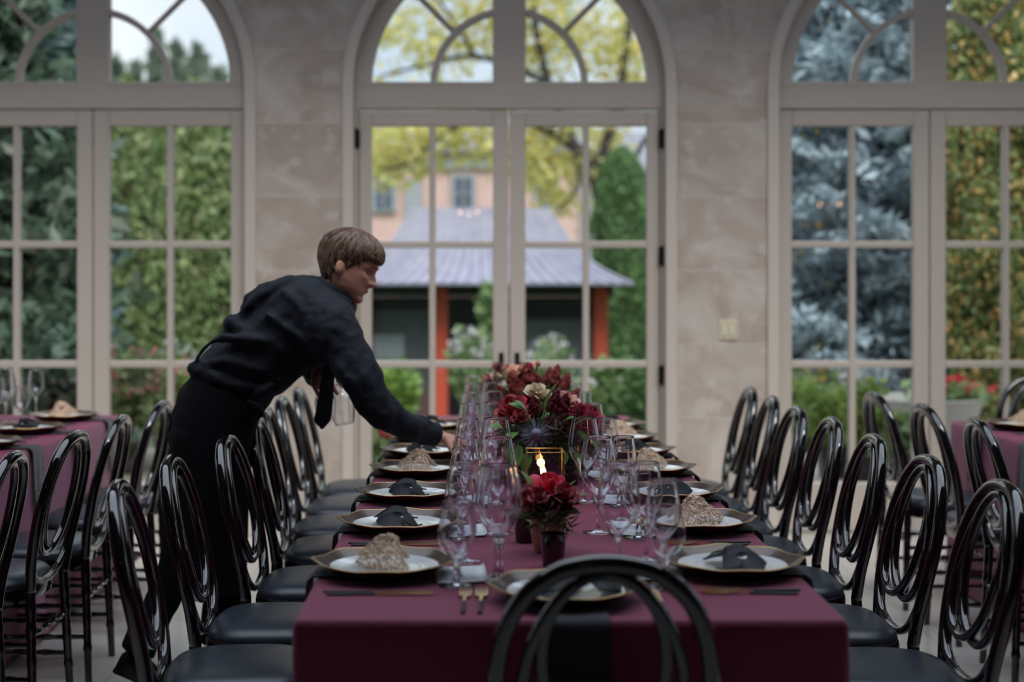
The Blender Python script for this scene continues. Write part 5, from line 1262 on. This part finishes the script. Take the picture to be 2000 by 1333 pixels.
# plants close to the glass
round_bush('flowering_bush', 248, 762, 10.6, .30, .30, 900, 'leaf_shrub', .05, 'bush of pink and red flowers outside the left doors', seed=1, flowers='petal_pink', nfl=34, fsize=.05, base=-.03)
round_bush('flowering_bush', 318, 768, 10.9, .26, .27, 800, 'leaf_bright', .05, 'bush of salmon and white flowers just left of the waiter', seed=2, flowers='petal_pink', nfl=26, fsize=.05, base=-.03)
round_bush('flowering_bush', 360, 740, 11.4, .28, .30, 700, 'leaf_shrub', .05, 'bush of pale flowers partly behind the waiter', seed=4, flowers='petal_white', nfl=26, fsize=.05, base=-.03)
round_bush('red_flower_bush', 742, 878, 9.35, .15, .17, 420, 'leaf_shrub', .045, 'bush of bright red flowers low outside the centre door', seed=5, flowers='petal_red', nfl=11, fsize=.06, base=-.03)
round_bush('round_shrub', 762, 772, 13.2, .26, .30, 900, 'leaf_bright', .055, 'round yellow-green shrub left of the centre table flowers', seed=6, base=-.05)
round_bush('round_shrub', 920, 720, 17.5, .30, .50, 480, 'leaf_shrub', .06, 'tall pale-flowered shrub in front of the pavilion', seed=7, flowers='petal_white', nfl=26, fsize=.07, base=-.6)
round_bush('round_shrub', 960, 610, 18.5, .20, .42, 420, 'leaf_shrub', .06, 'slender upright shrub rising before the pavilion roof', seed=8, base=-.8)
round_bush('round_shrub', 1195, 765, 13.6, .32, .32, 1000, 'leaf_shrub', .06, 'grey-green shrub outside the right leaf of the centre door', seed=9, flowers='petal_white', nfl=10, fsize=.05, base=-.1)
round_bush('round_shrub', 1250, 775, 13.0, .18, .30, 700, 'leaf_arb', .05, 'small dark green clipped shrub beside the right door jamb', seed=10, base=-.05)
round_bush('round_shrub', 1075, 720, 16.8, .26, .36, 380, 'leaf_shrub', .055, 'leafy shrub with lilac blossom right of the pavilion middle', seed=11, flowers='petal_white', nfl=18, fsize=.06, base=-.5)
round_bush('round_shrub', 1590, 800, 12.2, .34, .33, 1100, 'leaf_shrub', .06, 'green shrub with yellow flowers outside the right doors', seed=12, flowers='petal_yellow', nfl=14, fsize=.06, base=-.04)
def potted(px, top, py0, Y, w, label, leaf, seed, fl=None):
    b = P(px, py0, Y); r = np.random.default_rng(seed+300); t = thing('potted_plant', label, 'potted plant', (b.x, Y, -.006), 0, 'potted plants outside the right doors'); h = CH-(top-VY)*Y/F; ph = .24
    mb = MB(); mb.loft([[(sx*q*.5, sy*q*.5, z) for sx, sy in ((-1, -1), (1, -1), (1, 1), (-1, 1))] for q, z in ((.15, 0), (.21, ph), (.18, ph), (.17, ph-.03))]); mb.build('pot', 'pot_dark', t, smooth=False)
    st = MB(); pts = []
    for k in range(16):
        a = r.uniform(0, 6.3); R = r.uniform(.1, 1)*w; hh = h*r.uniform(.62, 1.0); p = spline([(0.03*math.cos(a), .03*math.sin(a), ph-.02), (R*.5*math.cos(a), R*.5*math.sin(a), ph+(hh-ph)*.55), (R*math.cos(a), R*math.sin(a), hh)], 6)
        st.tube(p, .004, 4); s = r.random(60)
        q = np.array([np.interp(s, np.linspace(0, 1, len(p)), p[:, i]) for i in range(3)]).T; pts.append(q+r.normal(size=q.shape)*.038)
    st.build('stem', 'leaf_shrub', t, fix=False); pts = np.concatenate(pts); V, Q_ = cards(pts, .042, 2.2, r); np_obj('foliage', V, Q_, leaf, t)
    if fl:
        f = np.repeat(np.array([(r.uniform(-w, w)*.8, r.uniform(-w, w)*.6, h*r.uniform(.95, 1.12)) for k in range(5)]), 12, 0); f += r.normal(size=f.shape)*.022; V, Q_ = cards(f, .028, 1.2, r); np_obj('blossom', V, Q_, fl, t)
potted(1688, 735, 945, 10.1, .22, 'tall bright green plant with white flowers in a dark square pot', 'leaf_bright', 1, 'petal_white')
potted(1625, 745, 930, 10.4, .26, 'bushy bright green plant in dark pot, leftmost outside the right doors', 'leaf_bright', 2, 'petal_white')
potted(1772, 815, 960, 9.9, .15, 'shorter green plant in dark pot beside the right door mullion', 'leaf_shrub', 3)
def stone_planter():
    Y = 11.2; c = P(1800, 800, Y); t = thing('stone_planter', 'broad pale stone planter of red flowers outside the right doors', 'planter', (c.x, Y, -.006), 0); h = CH-(776-VY)*Y/F+.006
    mb = MB(); mb.lathe([(.001, 0), (.30, 0), (.34, .05), (.40, h*.6), (.455, h-.05), (.47, h), (.41, h), (.39, h-.06), (.001, h-.06)], 36); mb.build('bowl', 'pale_stone', t)
    r = np.random.default_rng(2); pts = r.normal(size=(500, 3))*np.array((.12, .15, .04))+np.array((.22, 0, h+.03)); V, Q_ = cards(pts, .055, 1.4, r); np_obj('foliage', V, Q_, 'leaf_shrub', t)
    f = np.repeat(r.normal(size=(34, 3))*np.array((.08, .12, .035))+np.array((.27, -.05, h+.09)), 8, 0); f += r.normal(size=f.shape)*.018; V, Q_ = cards(f, .038, 1.2, r); np_obj('blossom', V, Q_, 'petal_red', t)
stone_planter()

# chandeliers behind the camera, seen only as warm dots mirrored in the panes
for i, (x, z) in enumerate(((-.17, 2.20), (4.20, 2.30))):
    t = thing('chandelier', 'small brass chandelier with warm bulbs behind the camera, %s' % ('over the centre table line' if i == 0 else 'near the right wall'), 'chandelier', (x, -1.0, z))
    mb = MB(); mb.tube([(0, 0, .05), (0, 0, ZT-z+.02)], .008, 8); mb.ball((0, 0, .0), .03, 12, 8); mb.build('stem', 'gold_wire', t)
    for k in range(3 if i == 0 else 2):
        a = 2*PI*k/(3 if i == 0 else 2)+.5; c, s_ = math.cos(a), math.sin(a); mb = MB(); mb.tube(spline([(0, 0, -.01), (.05*c, .05*s_, -.04), (.11*c, .11*s_, -.02), (.12*c, .12*s_, .03)], 5), .005, 6); mb.build('arm', 'gold_wire', t)
        mb = MB(); mb.ball((.12*c, .12*s_, .062), (.017, .017, .03), 10, 8); mb.build('bulb', mat('bulb', (1, .7, .4), .4, emit=(1, .50, .22), emit_s=18.0), t)
